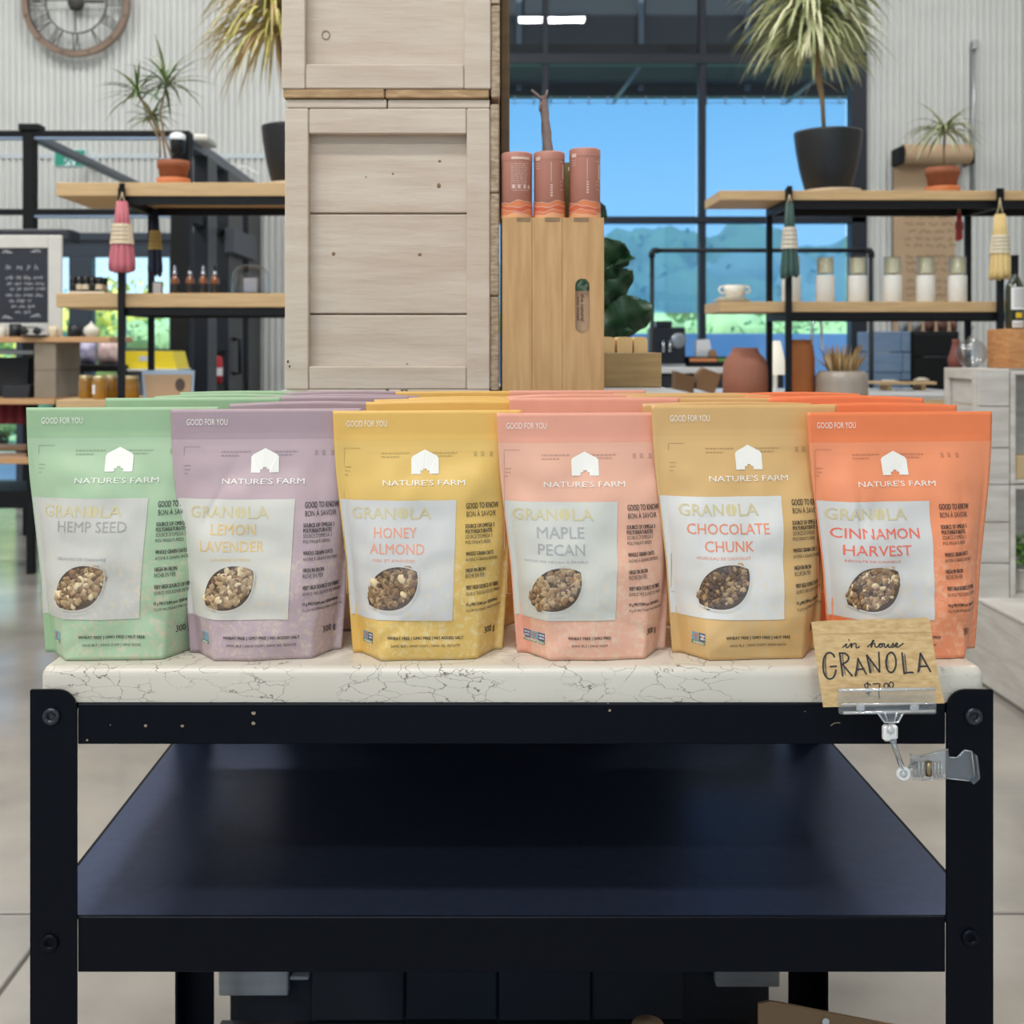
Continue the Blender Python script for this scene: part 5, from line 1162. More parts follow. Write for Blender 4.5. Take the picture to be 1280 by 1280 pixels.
# second shelf, right: cup and candle jars
z2r = BR[1][1]+.0006; CER = mat('cream_ceramic', (226, 220, 206), .35); WAXC = mat('cream_candle', (244, 236, 206), .5)
Y = 5.12; x = X_(918, Y)
sv = thing('saucer_stack', 'stack of pale saucers at the left end of the right-hand shelf', 'saucers', (X_(912, Y), Y, z2r))
for i in range(3):
    mb = MB(); r_ = .085-.012*i; mb.lathe([(r_*.5, 0), (r_*.95, .006), (r_, .009), (r_*.9, .009), (r_*.5, .004), (0, .004)], (X_(915, Y), Y, z2r+i*.008), 28); part('saucer', mb, CER, sv)
cu = thing('two_handled_cup', 'cream cup with two loop handles on the stacked saucers', 'cup', (x, Y, z2r+.026))
mb = MB(); mb.lathe([(.03, 0), (.038, .004), (.046, .02), (.048, .05), (.045, .05), (.042, .015), (0, .012)], (x, Y, z2r+.026), 28); part('bowl', mb, CER, cu)
for s_ in (-1, 1):
    mb = MB(); mb.tube([(x+s_*.044, Y, z2r+.07), (x+s_*.064, Y, z2r+.068), (x+s_*.069, Y, z2r+.055), (x+s_*.06, Y, z2r+.042), (x+s_*.045, Y, z2r+.04)], .005, 7); part('handle', mb, CER, cu)
WBOX = mat('matte_white_holder', (224, 222, 216), .6); JG = clear('jar_glass', (.96, .97, .96), .05, .03)
CJL = ['white-based candle jar behind the green taper bundle', 'candle jar first to the right of the green taper bundle', 'candle jar second to the right of the green taper bundle', 'middle candle jar in front of the kraft sheet', 'candle jar on the right half of the kraft sheet', 'rightmost candle jar, below the coral tapers']
for i, px in enumerate((989, 1031.5, 1071.5, 1115.5, 1157, 1196.5)):
    Y = 5.14; x = X_(px, Y); r_ = 11.6*Y/FPX; h1 = 34*Y/FPX; h2 = 58*Y/FPX
    t_ = thing('candle_jar', CJL[i], 'candle', (x, Y, z2r), 'white candle jars on the right-hand shelf')
    mb = MB(); mb.lathe([(r_*.97, 0), (r_, .003), (r_, h1-.002), (r_*.97, h1)], (x, Y, z2r), 28); part('holder', mb, WBOX, t_)
    mb = MB(); mb.lathe([(r_*.86, h1+.0005), (r_*.9, h1+.004), (r_*.9, h2), (r_*.87, h2), (r_*.87, h1+.006), (0, h1+.006)], (x, Y, z2r), 28, caps=False); part('glass', mb, JG, t_)
    mb = MB(); mb.lathe([(r_*.84, h1+.0085), (r_*.85, h1+.014), (r_*.85, h2-.012), (r_*.8, h2-.008), (0, h2-.009)], (x, Y, z2r), 28); part('wax', mb, WAXC, t_)
# third shelf, right: vases and crock
z3r = BR[2][1]+.0006
def vase(nm, px, Y, prof, m, label, z=z3r, cat='vase', seg=40):
    k_ = Y/FPX; x = X_(px, Y); zb_ = z
    mb = MB(); mb.lathe([(r_*k_, Z_(py_, Y)-zb_ if py_ is not None else 0) for r_, py_ in prof], (x, Y, zb_), seg); return solo(nm, mb, m, label, cat)
CLAY = mat('matte_clay', (160, 104, 84), .8, var=.08, scale=8); CLAYO = mat('orange_clay', (184, 112, 62), .75, var=.1, scale=6)
vase('clay_vase', 931.5, 5.16, [(24, None), (27.5, 500), (27.8, 470), (27.2, 457), (24, 448), (18, 442), (16, 438), (15.6, 434.5), (14.6, 434.5), (14.6, 445), (0, 447)], CLAY, 'squat brown clay bottle vase with short neck, left of the black post')
vase('tall_clay_vase', 1001.5, 5.18, [(16, None), (17, 500), (16.4, 445), (14.6, 433), (12.4, 430), (12.2, 424.5), (11.2, 424.5), (11, 435), (0, 436)], CLAYO, 'tall orange-brown clay vase just right of the black post')
cr_o = vase('stoneware_crock', 1052, 5.12, [(28, None), (30, 505), (32, 490), (31.4, 478), (32, 472), (30, 466), (27, 463.5), (26, 463.5), (26.5, 475), (0, 480)], mat('grey_stoneware', (176, 164, 152), .25, coat=.3, var=.1, scale=6), 'grey glazed stoneware crock filled with dried grasses', cat='crock')
gs = thing('dried_grasses', 'tan dried grass tufts fanning out of the stoneware crock', 'dried grass', (X_(1052, 5.12), 5.12, Z_(476, 5.12)))
q = random.Random(4); TAN = [mat('dry_grass_tan', (190, 152, 98), .8), mat('dry_grass_brown', (158, 116, 68), .8), mat('dry_grass_pale', (214, 186, 140), .8)]
for i in range(60):
    bx_ = q.uniform(1040, 1066); tx_ = bx_+(bx_-1052)*q.uniform(.7, 1.5)+q.uniform(-4, 4); ty_ = q.uniform(428, 448)
    if i > 50: tx_ = q.uniform(1020, 1036); ty_ = q.uniform(436, 450)
    y_ = 5.12+q.uniform(-.05, .05); mb = MB(); mb.tube([(X_(bx_, y_), y_, Z_(474, y_)), (X_((bx_+tx_)/2-.5, y_), y_, Z_((462+ty_)/2+2, y_)), (X_(tx_, y_), y_, Z_(ty_, y_))], [.0022, .0055, .001], 6); part('stem', mb, q.choice(TAN), gs)
# ---------------------------------------------------------------- things behind the right-hand shelving
WT_ = mat('white_laminate', (214, 216, 218), .3)
wt = thing('white_table', 'long white table behind the right-hand shelving', 'table', (1.75, 6.4, 0))
YT0 = 6.0; ZT = Z_(493, YT0)
sp_(wt, 'tabletop', (X_(826, YT0), 2.65, YT0, 6.9, ZT-.03, ZT), m=WT_, bev=.004)
for x, y in ((X_(830, YT0), YT0+.02), (2.6, YT0+.02), (X_(830, YT0), 6.84), (2.6, 6.84)): sp_(wt, 'leg', (x, x+.04, y, y+.04, 0, ZT-.0305), m=STL)
def cbox(label, quad, Y, D, m, z):
    mb = MB(); mb.prism([(X_(a, Y), max(Z_(b, Y), z)) for a, b in quad], Y, Y+D); return solo('cardboard_carton', mb, m, label, 'carton')
DCARD = mat('dark_cardboard', (112, 84, 58), .85)
cbox('dark brown open carton on the white table', [(844, 487), (867, 492), (868, 471), (845, 464)], 6.05, .12, DCARD, ZT+.0005)
cbox('tilted brown carton beside the clay vase', [(870, 486), (893, 494), (902, 468), (880, 460), (872, 468)], 6.08, .1, mat('mid_cardboard', (134, 100, 70), .85), ZT+.0005)
# lamp, tap
Y = 6.15; x = X_(969, Y); lp = thing('white_lamp', 'small white cone-shaded lamp behind the shelf post', 'lamp', (x, Y, ZT))
mb = MB(); mb.lathe([(.055, 0), (.055, .012), (.012, .02), (.012, .1), (0, .1)], (x, Y, ZT+.0005), 20); part('base', mb, mat('camera_white', (232, 234, 236)), lp)
mb = MB(); k_ = Y/FPX; mb.lathe([(15*k_, Z_(468, Y)-ZT), (6.5*k_, Z_(426, Y)-ZT), (6*k_, Z_(426, Y)-ZT), (14.4*k_, Z_(468, Y)-ZT)], (x, Y, ZT), 28, caps=False); part('lamp_shade', mb, mat('lit_shade', (244, 240, 224), .6, emit=.35), lp)
Y = 6.3; CHR = mat('chrome', (200, 206, 212), .12, metal=1)
mb = MB(); mb.tube([PX(1015, 494, Y), PX(1015, 412, Y), PX(1016, 403, Y), PX(1021, 399, Y), PX(1026, 403, Y), PX(1027, 412, Y), PX(1027, 438, Y)], .008, 8); mb.lathe([(.03, 0), (.025, .03), (.012, .04)], (X_(1015, Y), Y, ZT+.0004), 16)
solo('gooseneck_tap', mb, CHR, 'tall chrome gooseneck tap between the orange vase and the crock', 'tap')
q = random.Random(11)
for i, (a, b, c, d, lb) in enumerate(((1018, 446, 1030, 470, 'left clear bottle lying crossed near the crock'), (1030, 440, 1046, 468, 'clear tilted bottle next to the dried grasses'), (1022, 468, 1022, 482, 'short clear bottle under the gooseneck tap'))):
    Y = 6.2; mb = MB(); mb.tube([PX(a, b, Y), PX(a+(c-a)*.3, b+(d-b)*.3, Y), PX(c, d, Y), (X_(c, Y), Y, ZT+.002)], [.007, .016, .018, .014], 10); solo('glass_bottle', mb, clear('pale_glass', (.85, .93, .97), .12, .05), lb, 'bottle')
# coffee counter further back
YCc = 7.4; ZC = Z_(459, YCc); cc = thing('coffee_counter', 'dark counter with pale top under the coffee machine', 'counter', (1.4, 7.75, 0))
sp_(cc, 'worktop', (X_(800, YCc), X_(985, YCc), YCc, 8.1, ZC-.04, ZC), m=WT_, bev=.004); sp_(cc, 'body', (X_(805, YCc), X_(980, YCc), YCc+.04, 8.08, 0, ZC-.0405), m=BLACKM)
for i in range(4): a = X_(807+44*i, YCc); sp_(cc, 'front_panel', (a, a+.215, YCc+.025, YCc+.039, .1, ZC-.05), m=mat('counter_charcoal', (34, 38, 46), .5))
Y = 7.5; em = thing('espresso_machine', 'black espresso machine with round dial on the coffee counter', 'coffee machine', (X_(838, Y), Y, ZC))
MBK = mat('machine_black', (16, 22, 34), .35)
sp_(em, 'body', (X_(817, Y), X_(857, Y), Y, Y+.3, ZC+.0005, Z_(409, Y)), m=MBK, bev=.01); sp_(em, 'top_hopper', (X_(822, Y), X_(842, Y), Y+.05, Y+.2, Z_(409, Y), Z_(401, Y)), m=MBK, bev=.006)
mb = MB(); mb.lathe([(.05, 0), (.05, .012), (.04, .016), (0, .016)], seg=24, M=Matrix.Translation((X_(848, Y), Y, Z_(426, Y))) @ Matrix.Rotation(R(90), 4, 'X')); part('dial', mb, mat('dial_steel', (150, 156, 164), .3, metal=.7), em)
for px in (828, 836): mb = MB(); mb.tube([(X_(px, Y), Y-.04, Z_(440, Y)), (X_(px, Y), Y-.04, Z_(428, Y))], [.012, .006], 8); mb.box(X_(px, Y)-.005, X_(px, Y)+.005, Y-.04, Y, Z_(428, Y), Z_(426, Y)); part('spout', mb, DROPC, em)
sp_(em, 'drip_tray', (X_(820, Y), X_(855, Y), Y-.06, Y-.0005, ZC+.0005, ZC+.02), m=DROPC)
Y = 7.45; pk = thing('produce_tray', 'black tray of goods edged with orange and green beside the espresso machine', 'tray', (X_(890, Y), Y, ZC))
sp_(pk, 'tray', (X_(862, Y), X_(925, Y), Y, Y+.3, ZC+.0005, Z_(446, Y)), m=BLACKM); sp_(pk, 'wooden_edge', (X_(862, Y), X_(896, Y), Y-.006, Y-.0003, Z_(452, Y), Z_(448, Y)), m=mat('orange_strip', (204, 130, 80), .6)); sp_(pk, 'green_edge', (X_(897, Y), X_(924, Y), Y-.006, Y-.0003, Z_(452, Y), Z_(448, Y)), m=mat('green_strip', (90, 140, 70), .6))
Y = 7.55
for i, (a, b, c, d, lb) in enumerate(((870, 890, 424, 446, 'crumpled white paper bag on the black tray'), (884, 894, 437, 446, 'little brown paper bag on the black tray'))):
    mb = MB(); mb.prism([(X_(a, Y), Z_(d, Y)+.001), (X_(b, Y), Z_(d, Y)+.001), (X_(b-3, Y), Z_(c, Y)), (X_(a+1, Y), Z_(c+1, Y))], Y-.08*i, Y+.06-.08*i); solo('paper_bag', mb, [mat('bag_white', (222, 226, 232), .7), KCARD][i], lb, 'bag')
# black pipe rail
Y = 6.98; PIPE = mat('black_iron_pipe', (20, 24, 30), .45, metal=.3); pr_ = thing('pipe_rail', 'black iron pipe rail frame with elbow fittings in front of the tall window', 'rail', (X_(950, Y), Y, 0))
mb = MB(); mb.tube([(X_(815, Y), Y, 0), (X_(815, Y), Y, Z_(318, Y))], .0135, 10); part('upright', mb, PIPE, pr_); mb = MB(); mb.tube([(X_(1089, Y), Y, 0), (X_(1089, Y), Y, Z_(318, Y))], .0135, 10); part('upright', mb, PIPE, pr_)
mb = MB(); mb.tube([(X_(820, Y), Y, Z_(313, Y)), (X_(1084, Y), Y, Z_(313, Y))], .0135, 10); part('crossbar', mb, PIPE, pr_)
for px, s_ in ((815, 1), (1089, -1)):
    mb = MB(); mb.tube([(X_(px, Y), Y, Z_(322, Y)), (X_(px, Y), Y, Z_(316, Y)), (X_(px+s_*1.5, Y), Y, Z_(313.5, Y)), (X_(px+s_*8, Y), Y, Z_(313, Y))], .019, 10); part('elbow', mb, PIPE, pr_)
    mb = MB(); mb.lathe([(.045, 0), (.045, .008), (.02, .02)], (X_(px, Y), Y, 0), 16); part('floor_flange', mb, PIPE, pr_)
# blue-grey crates and black cabinet
BLU = mat('blue_grey_painted_wood', (120, 146, 178), .7, var=.18, scale=6, stretch=(1, 1, 6))
Y = 7.2
bc = thing('blue_crate_stack', 'stack of blue-grey painted crates left of the black cabinet', 'crates', (X_(1118, Y), Y, 0))
zz = [0, .28, .55, .8, Z_(466, Y), Z_(440.5, Y), Z_(414, Y)]
for i in range(6):
    xm = X_(1126 if i % 2 else 1128, Y)
    sp_(bc, 'crate_board', (X_(1091, Y), xm, Y, Y+.3, zz[i]+.002, zz[i+1]-.002), m=BLU, bev=.004); sp_(bc, 'crate_board', (xm+.003, X_(1139, Y), Y+.006, Y+.3, zz[i]+.002, zz[i+1]-.002), m=BLU, bev=.004)
kb = thing('black_cabinet', 'black cabinet with two stacked fronts holding copper cups', 'cabinet', (X_(1168, Y), Y, 0)); zt_ = Z_(414, Y)
sp_(kb, 'body', (X_(1140, Y), X_(1199, Y), Y, Y+.4, 0, zt_), m=BLACKM, bev=.005)
sp_(kb, 'door', (X_(1142, Y), X_(1197, Y), Y-.018, Y-.001, Z_(445, Y), zt_-.02), m=BLACKM); sp_(kb, 'door', (X_(1142, Y), X_(1197, Y), Y-.018, Y-.001, .1, Z_(447, Y)), m=BLACKM); sp_(kb, 'edge_strip', (X_(1152, Y), X_(1196, Y), Y-.022, Y-.0185, Z_(447, Y)+.001, Z_(446, Y)+.001), m=STEEL)
COP = mat('copper_glass', (120, 84, 78), .15, metal=.5); CLG = mat('smoked_clear', (176, 176, 176), .1, metal=.4)
for i in range(9):
    px = 1127+i*8.2; Yc_ = 7.3 if px > 1139 else 7.3; x = X_(px, Yc_); m_c = COP if i > 3 else CLG
    mb = MB(); mb.lathe([(.012, 0), (.019, .006), (.021, .05), (.017, .072), (.014, .074), (.016, .05), (.014, .01), (0, .008)], (x, Yc_+.05*(i % 2), zt_+.0006 if px > 1142 else zt_+.0006), 16); solo('metal_cup', mb, m_c, ('copper' if i > 3 else 'clear glass')+f' cup, {ORD[i]} from the left in the row on the cabinet and blue crates', 'cup', 'cups on the black cabinet')
# riser with three little pots
Y = 6.5; rs = thing('wooden_riser', 'small pine riser stool carrying three small pots', 'riser', (X_(1135, Y), Y, ZT))
zr2 = Z_(491, Y)+.0; zr2 = max(zr2, ZT+.05)
sp_(rs, 'riser_top', (X_(1099, Y), X_(1171, Y), Y, Y+.2, zr2-.015, zr2), m=WOODS)
for px in (1112, 1155): sp_(rs, 'leg', (X_(px, Y), X_(px+5, Y), Y+.03, Y+.17, ZT+.0005, zr2-.0155), m=WOODS)
for i, (px, w_, py, m_, lb) in enumerate(((1111, 8.5, 475, CER, 'small cream cup, leftmost on the pine riser'), (1133, 9, 475, BLACKM, 'small black pot in the middle of the pine riser'), (1152, 9.5, 472, CER, 'small cream round vase with flared lip on the pine riser'))):
    Yc_ = Y+.1; k_ = Yc_/FPX; x = X_(px, Yc_); h = Z_(py, Yc_)-zr2; mb = MB()
    prf = [(w_*.8, 0), (w_, .15), (w_, .85), (w_*.92, 1), (w_*.8, 1), (w_*.8, .2), (0, .2)] if i < 2 else [(w_*.5, 0), (w_*.95, .25), (w_, .5), (w_*.5, .75), (w_*.4, .85), (w_*.6, 1), (w_*.5, 1), (w_*.3, .8), (0, .6)]
    mb.lathe([(a*k_, b*h) for a, b in prf], (x, Yc_, zr2+.0005), 24); solo('small_pot', mb, m_, lb, 'pot')
# ---------------------------------------------------------------- crates and goods at the far right
WCR = mat('white_crate_wood', (206, 202, 196), .75, col2=(186, 180, 172), scale=5, stretch=(1, 1, 6), bump=.2, bscale=20)
Y = 4.2; XLc, XRc = X_(1224, Y), X_(1262, Y); ztp = Z_(461, Y)
cs = thing('white_crate_stack', 'column of whitewashed crates standing on the floor plinth at the right edge', 'crates', ((XLc+XRc)/2, Y+.16, .31))
ys_ = [461, 508, 560, 606, 653, 704, 749]
for a, b in zip(ys_, ys_[1:]):
    sp_(cs, 'plank', (XLc, XRc, Y, Y+.016, Z_(b, Y)+.0015, Z_(a, Y)-.0015), m=WCR)
    D = .31; Z0, Z1 = Z_(b, Y)+.0015, Z_(a, Y)-.0015
    sp_(cs, 'side_plank', (XLc+.012, XLc+.024, Y+.0165, Y+D, Z0, Z1), m=WCR)
for zc0, zc1 in ((Z_(560, Y), Z_(461, Y)), (Z_(653, Y), Z_(560, Y)), (Z_(749, Y), Z_(653, Y))):
    for b in ((XLc-.004, XLc+.0115, Y+.017, Y+.055, zc0+.001, zc1-.001), (XLc-.004, XLc+.0115, Y+.272, Y+.31, zc0+.001, zc1-.001), (XLc-.004, XLc+.0115, Y+.056, Y+.271, zc1-.04, zc1-.001), (XLc-.004, XLc+.0115, Y+.056, Y+.271, zc0+.001, zc0+.035)): sp_(cs, 'batten', b, m=WCR)
sp_(cs, 'top_board', (XLc+.0125, XRc, Y+.017, Y+.31, ztp-.014, ztp), m=WCR)
oc = thing('open_crate_shelves', 'open-fronted whitewashed crates stacked as shelves at the right edge of the picture', 'crates', (2.2, Y+.16, .31)); xo0, xo1 = XRc+.003, XRc+.5
for zc0, zc1 in ((Z_(605, Y), Z_(463, Y)), (Z_(749, Y), Z_(606, Y))):
    for b in ((xo0, xo0+.018, Y-.004, Y+.3, zc0+.001, zc1-.001), (xo1-.018, xo1, Y-.004, Y+.3, zc0+.001, zc1-.001), (xo0+.0185, xo1-.0185, Y, Y+.3, zc0+.001, zc0+.016), (xo0+.0185, xo1-.0185, Y, Y+.3, zc1-.016, zc1-.001), (xo0+.0185, xo1-.0185, Y+.29, Y+.3, zc0+.017, zc1-.017)): sp_(oc, 'plank', b, m=WCR)
zk_ = Z_(605, Y)+.0165
mb = MB(); mb.box(X_(1264, Y-.0)+.02, X_(1264, Y)+.085, Y+.01, Y+.08, zk_, zk_+.085, .003); tb_ = solo('kraft_gift_box', mb, mat('kraft_tan', (196, 170, 130), .8), 'small kraft box with pale label in the open crate at the right edge', 'box')
Yg_ = Y+.1; xg = X_(1264, Y)+.09; zg = Z_(749, Y)+.0165
T = thing('leafy_herb', 'bushy bright green herb in a white pot in the lowest open crate', 'plant', (xg, Yg_, zg))
mb = MB(); mb.lathe([(.04, 0), (.05, .08), (.053, .08), (.045, .07), (0, .07)], (xg, Yg_, zg), 20); part('pot', mb, CER, T)
q = random.Random(9)
for i in range(46):
    a = q.uniform(0, 6.3); el = q.uniform(0, 1.3); r_ = q.uniform(.04, .085); b_ = Vector((xg, Yg_, zg+.1)); p = b_+Vector((math.cos(a)*math.cos(el)*.8, math.sin(a)*math.cos(el)*.7, math.sin(el)*1.1))*r_
    mb = broad(p, p+Vector((math.cos(a), math.sin(a)*.7, q.uniform(-.3, .5)))*.035, .011, .003, i); part('leaf', mb, mat('herb_green', (108, 156, 62), .5, var=.2, scale=30), T)
pb = thing('white_floor_crate', 'long whitewashed crate plinth on the floor at the right edge', 'crate', (2.3, 4.2, 0)); px0 = 1.8
sp_(pb, 'side_board', (px0, px0+.018, 3.3, 4.55, .016, .30), m=WCR); sp_(pb, 'front_board', (px0+.019, 2.7, 3.3, 3.318, .016, .30), m=WCR); sp_(pb, 'back_board', (px0+.019, 2.7, 4.532, 4.55, .016, .30), m=WCR)
sp_(pb, 'top_board', (px0-.004, 2.7, 3.298, 3.7, .3005, .3125), m=WCR); sp_(pb, 'top_board', (px0-.004, 2.7, 3.703, 4.1, .3005, .3125), m=WCR); sp_(pb, 'top_board', (px0-.004, 2.7, 4.103, 4.552, .3005, .3125), m=WCR)
sp_(pb, 'base_rail', (px0+.01, 2.7, 3.31, 4.54, 0, .0155), m=mat('grey_base', (150, 146, 142), .7))
# wood block, bottle, glass globe, clay jug on top
PINEO = mat('warm_pine_block', (206, 150, 96), .55, col2=(178, 118, 68), scale=9, stretch=(1, 1, 5), dist=1.2)
Yw = 4.22; zt0 = ztp+.0006; xw = X_(1251, Yw)
mb = MB(); mb.box(X_(1233.5, Yw+.18)+.0, xw+.17, Yw, Yw+.18, zt0, Z_(411, Yw), .002); wb_ = solo('wooden_block', mb, PINEO, 'square warm pine block on top of the white crates, under the wine bottle', 'block')
wb_['_'] = 0
Y = 4.3; x = X_(1268.5, Y); k_ = Y/FPX; zb_ = Z_(411, Yw)+.0006
wn = thing('wine_bottle', 'dark green wine bottle with black cap and white label at the right edge', 'bottle', (x, Y, zb_))
r_ = 11.5*k_; H = Z_(319, Y)-zb_
mb = MB(); mb.lathe([(r_*.9, 0), (r_, .005), (r_, H*.52), (r_*.93, H*.58), (r_*.6, H*.66), (r_*.36, H*.73), (r_*.34, H*.95)], (x, Y, zb_), 28); part('bottle_glass', mb, mat('dark_green_glass', (38, 44, 22), .08, coat=.8), wn)
mb = MB(); mb.lathe([(r_*.39, H*.74), (r_*.38, H*.97), (r_*.42, H*.975), (r_*.42, H), (0, H)], (x, Y, zb_), 20); part('capsule', mb, BLACKM, wn)
def cyl_label(par, nm, a0, a1, z0, z1, m):
    mb = MB(); mb.grid(lambda a, b: (x+(r_+.0008)*math.cos(R(a0+(a1-a0)*a)), Y+(r_+.0008)*math.sin(R(a0+(a1-a0)*a)), zb_+z0+(z1-z0)*b), 12, 1); part(nm, mb, m, par)
cyl_label(wn, 'label', 225, 330, H*.26, H*.56, mat('label_white', (232, 232, 232))); cyl_label(wn, 'barcode_label', 232, 300, H*.02, H*.11, mat('label_white', (232, 232, 232))); cyl_label(wn, 'yellow_seal', 252, 290, H*.15, H*.22, mat('seal_yellow', (226, 190, 40), .5))
lm = MB()
for i in range(9): lm.grid(lambda a, b: (x+(r_+.0014)*math.cos(R(240+70*a)), Y+(r_+.0014)*math.sin(R(240+70*a)), zb_+H*(.3+.028*i)+.0022*b), 8, 1)
for i in range(7): lm.grid(lambda a, b: (x+(r_+.0014)*math.cos(R(240+i*8+3*a)), Y+(r_+.0014)*math.sin(R(240+i*8+3*a)), zb_+H*(.035+.05*b)), 1, 1)
part('label_print', lm, mat('print_grey', (120, 110, 100)), wn, kind='stuff')
Y = 4.38; x = X_(1214, Y); gl = thing('glass_globe', 'round clear glass decanter globe with upright stoppers on the white crates', 'globe', (x, Y, zt0)); r_ = 18.5*Y/FPX
GG = clear('globe_glass', (.86, .88, .9), .14, .08)
mb = MB(); mb.lathe([(.02, 0)]+[(max(.008, r_*math.sin(R(a))), r_*.97-r_*math.cos(R(a))) for a in range(25, 165, 12)]+[(.012, r_*1.95), (.012, r_*2.15)], (x, Y, zt0), 32, caps=False); part('bulb', mb, GG, gl)
mb = MB(); mb.tube([(x+.002, Y, zt0+r_*1.9), (x+.006, Y, zt0+r_*2.7)], [.007, .004], 8); mb.ball((x+.006, Y, zt0+r_*2.75), .008, 8, 6); part('stopper', mb, GG, gl)
Y = 4.46; mb = MB(); xj = X_(1190, Y)
mb.lathe([(.02, 0), (.028, .006), (.03, .03), (.018, .07), (.013, .1), (.016, .108), (.012, .108), (.01, .08), (0, .06)], (X_(1195, Y), Y, zt0), 20); solo('clay_jug', mb, mat('red_clay', (122, 66, 56), .5), 'slim reddish clay jug left of the glass globe', 'jug')
# ---------------------------------------------------------------- tiered table with chalkboard at the left
Y = 6.2; zt1_ = Z_(421, Y); zl = Z_(498, Y)
tt = thing('tiered_display_table', 'two-tier pine display table on block pillars at the left edge', 'table', (-2.3, Y+.25, 0)); OAKL = mat('warm_pine_board', (208, 162, 116), .5, var=.12, scale=6, stretch=(1, 8, 8))
sp_(tt, 'upper_board', (X_(-60, Y), X_(137, Y), Y, Y+.42, zt1_-.03, zt1_), m=OAKL, bev=.003); sp_(tt, 'lower_board', (X_(-60, Y), X_(72, Y), Y-.05, Y+.5, zl-.03, zl), m=OAKL, bev=.003)
BLK = mat('grey_wood_block', (150, 138, 122), .8, var=.1, scale=10)
for z0, z1 in ((zl, (zl+zt1_-.03)/2), ((zl+zt1_-.03)/2, zt1_-.03)): sp_(tt, 'pillar_block', (X_(41, Y), X_(68, Y), Y+.02, Y+.4, z0+.0008, z1-.0008), m=BLK)
sp_(tt, 'middle_shelf', (X_(-60, Y), X_(40, Y), Y+.02, Y+.42, Z_(443, Y), Z_(438, Y)), m=mat('grey_shelf', (110, 112, 116), .5))
for py0, py1 in ((569, 565), (580, 572)): sp_(tt, 'plank_shelf', (X_(-60, Y), X_(60, Y), Y+(.0 if py0 > 570 else .3), Y+(.28 if py0 > 570 else .5), Z_(py0, Y), Z_(py1, Y)), m=OAKL)
sp_(tt, 'base_box', (X_(-60, Y), X_(58, Y), Y+.05, Y+.5, Z_(637, Y), Z_(615, Y)), m=BLACKM)
sp_(tt, 'post', (X_(30, Y), X_(39, Y), Y+.03, Y+.07, 0, zl-.031), m=BLACKM); sp_(tt, 'post', (X_(30, Y), X_(39, Y), Y+.42, Y+.46, 0, zl-.031), m=BLACKM); sp_(tt, 'post', (X_(-58, Y), X_(-50, Y), Y+.03, Y+.07, 0, zl-.031), m=BLACKM)
sp_(tt, 'leg_block', (X_(42, Y), X_(52, Y), Y+.1, Y+.4, 0, Z_(637, Y)-.001), m=BLK)
mb = MB(); n = 12
mb.grid(lambda a, b: (X_(-50, Y)+(X_(29, Y)-X_(-50, Y))*a, Y+.06+.012*math.sin(a*40), Z_(531, Y)+(zl-.032-Z_(531, Y))*b), 60, 3); solo('red_cloth', mb, mat('deep_red_cloth', (104, 28, 36), .9), 'dark red cloth hanging below the lower board at the left edge', 'cloth')
cbk = thing('chalkboard_sign', 'white-framed chalkboard with handwritten notes on the upper board at the left', 'sign', (X_(29, 6.25), 6.25, zt1_))
Yb_ = 6.3; xl, xr, zb_, zt_ = X_(-28, Yb_), X_(77, Yb_), zt1_+.0008, Z_(294, Yb_)
FRW = mat('distressed_white_frame', (216, 214, 208), .6, var=.06, scale=12)
for b in ((xl, xl+.075, zb_, zt_), (xr-.075, xr, zb_, zt_), (xl+.0755, xr-.0755, zt_-.07, zt_), (xl+.0755, xr-.0755, zb_, zb_+.075)): sp_(cbk, 'frame_rail', (b[0], b[1], Yb_, Yb_+.022, b[2], b[3]), m=FRW, bev=.004)
sp_(cbk, 'slate', (xl+.07, xr-.07, Yb_+.01, Yb_+.02, zb_+.07, zt_-.065), m=mat('slate', (44, 48, 60), .7, var=.15, scale=8))
mb = MB(); q = random.Random(6)
def chalk(x0_, x1_, py, amp, cursive=False):
    x = x0_
    while x < x1_:
        L = q.uniform(6, 13); pts = []
        for j in range(int(L*(1.4 if not cursive else 1))): xx = x+j*.72; pts.append((xx, py+(amp*math.sin(j*2.2)+q.uniform(-.5, .5)*amp)))
        v2, f2 = ribbon2([(X_(a, Yb_), Z_(b, Yb_)) for a, b in pts], .0024); mb.add([(a, Yb_+.0092, b) for a, b in v2], f2); x += L+2.2
for args in ((6, 52, 334, 3.2, True), (6, 52, 347, 2.2), (8, 54, 354.5, 2), (11, 50, 361, 2), (6, 46, 369, 2), (10, 40, 376, 2), (13, 40, 383, 2), (18, 33, 390, 2)): chalk(*args)
for (a, b, s_) in ((4, 316, 1), (48, 315, -1), (4, 398, 1), (48, 396, -1)):
    for i in range(5):
        pts = [(a+s_*(i*2-2), b), (a+s_*(i*2), b-3+i*.6), (a+s_*(i*2+3), b-4+i)]
        v2, f2 = ribbon2([(X_(u_, Yb_), Z_(w_, Yb_)) for u_, w_ in pts], .003); mb.add([(u_, Yb_+.0092, w_) for u_, w_ in v2], f2)
part('chalk_writing', mb, mat('chalk', (196, 198, 204), .9), cbk, kind='stuff')
Y = 6.24
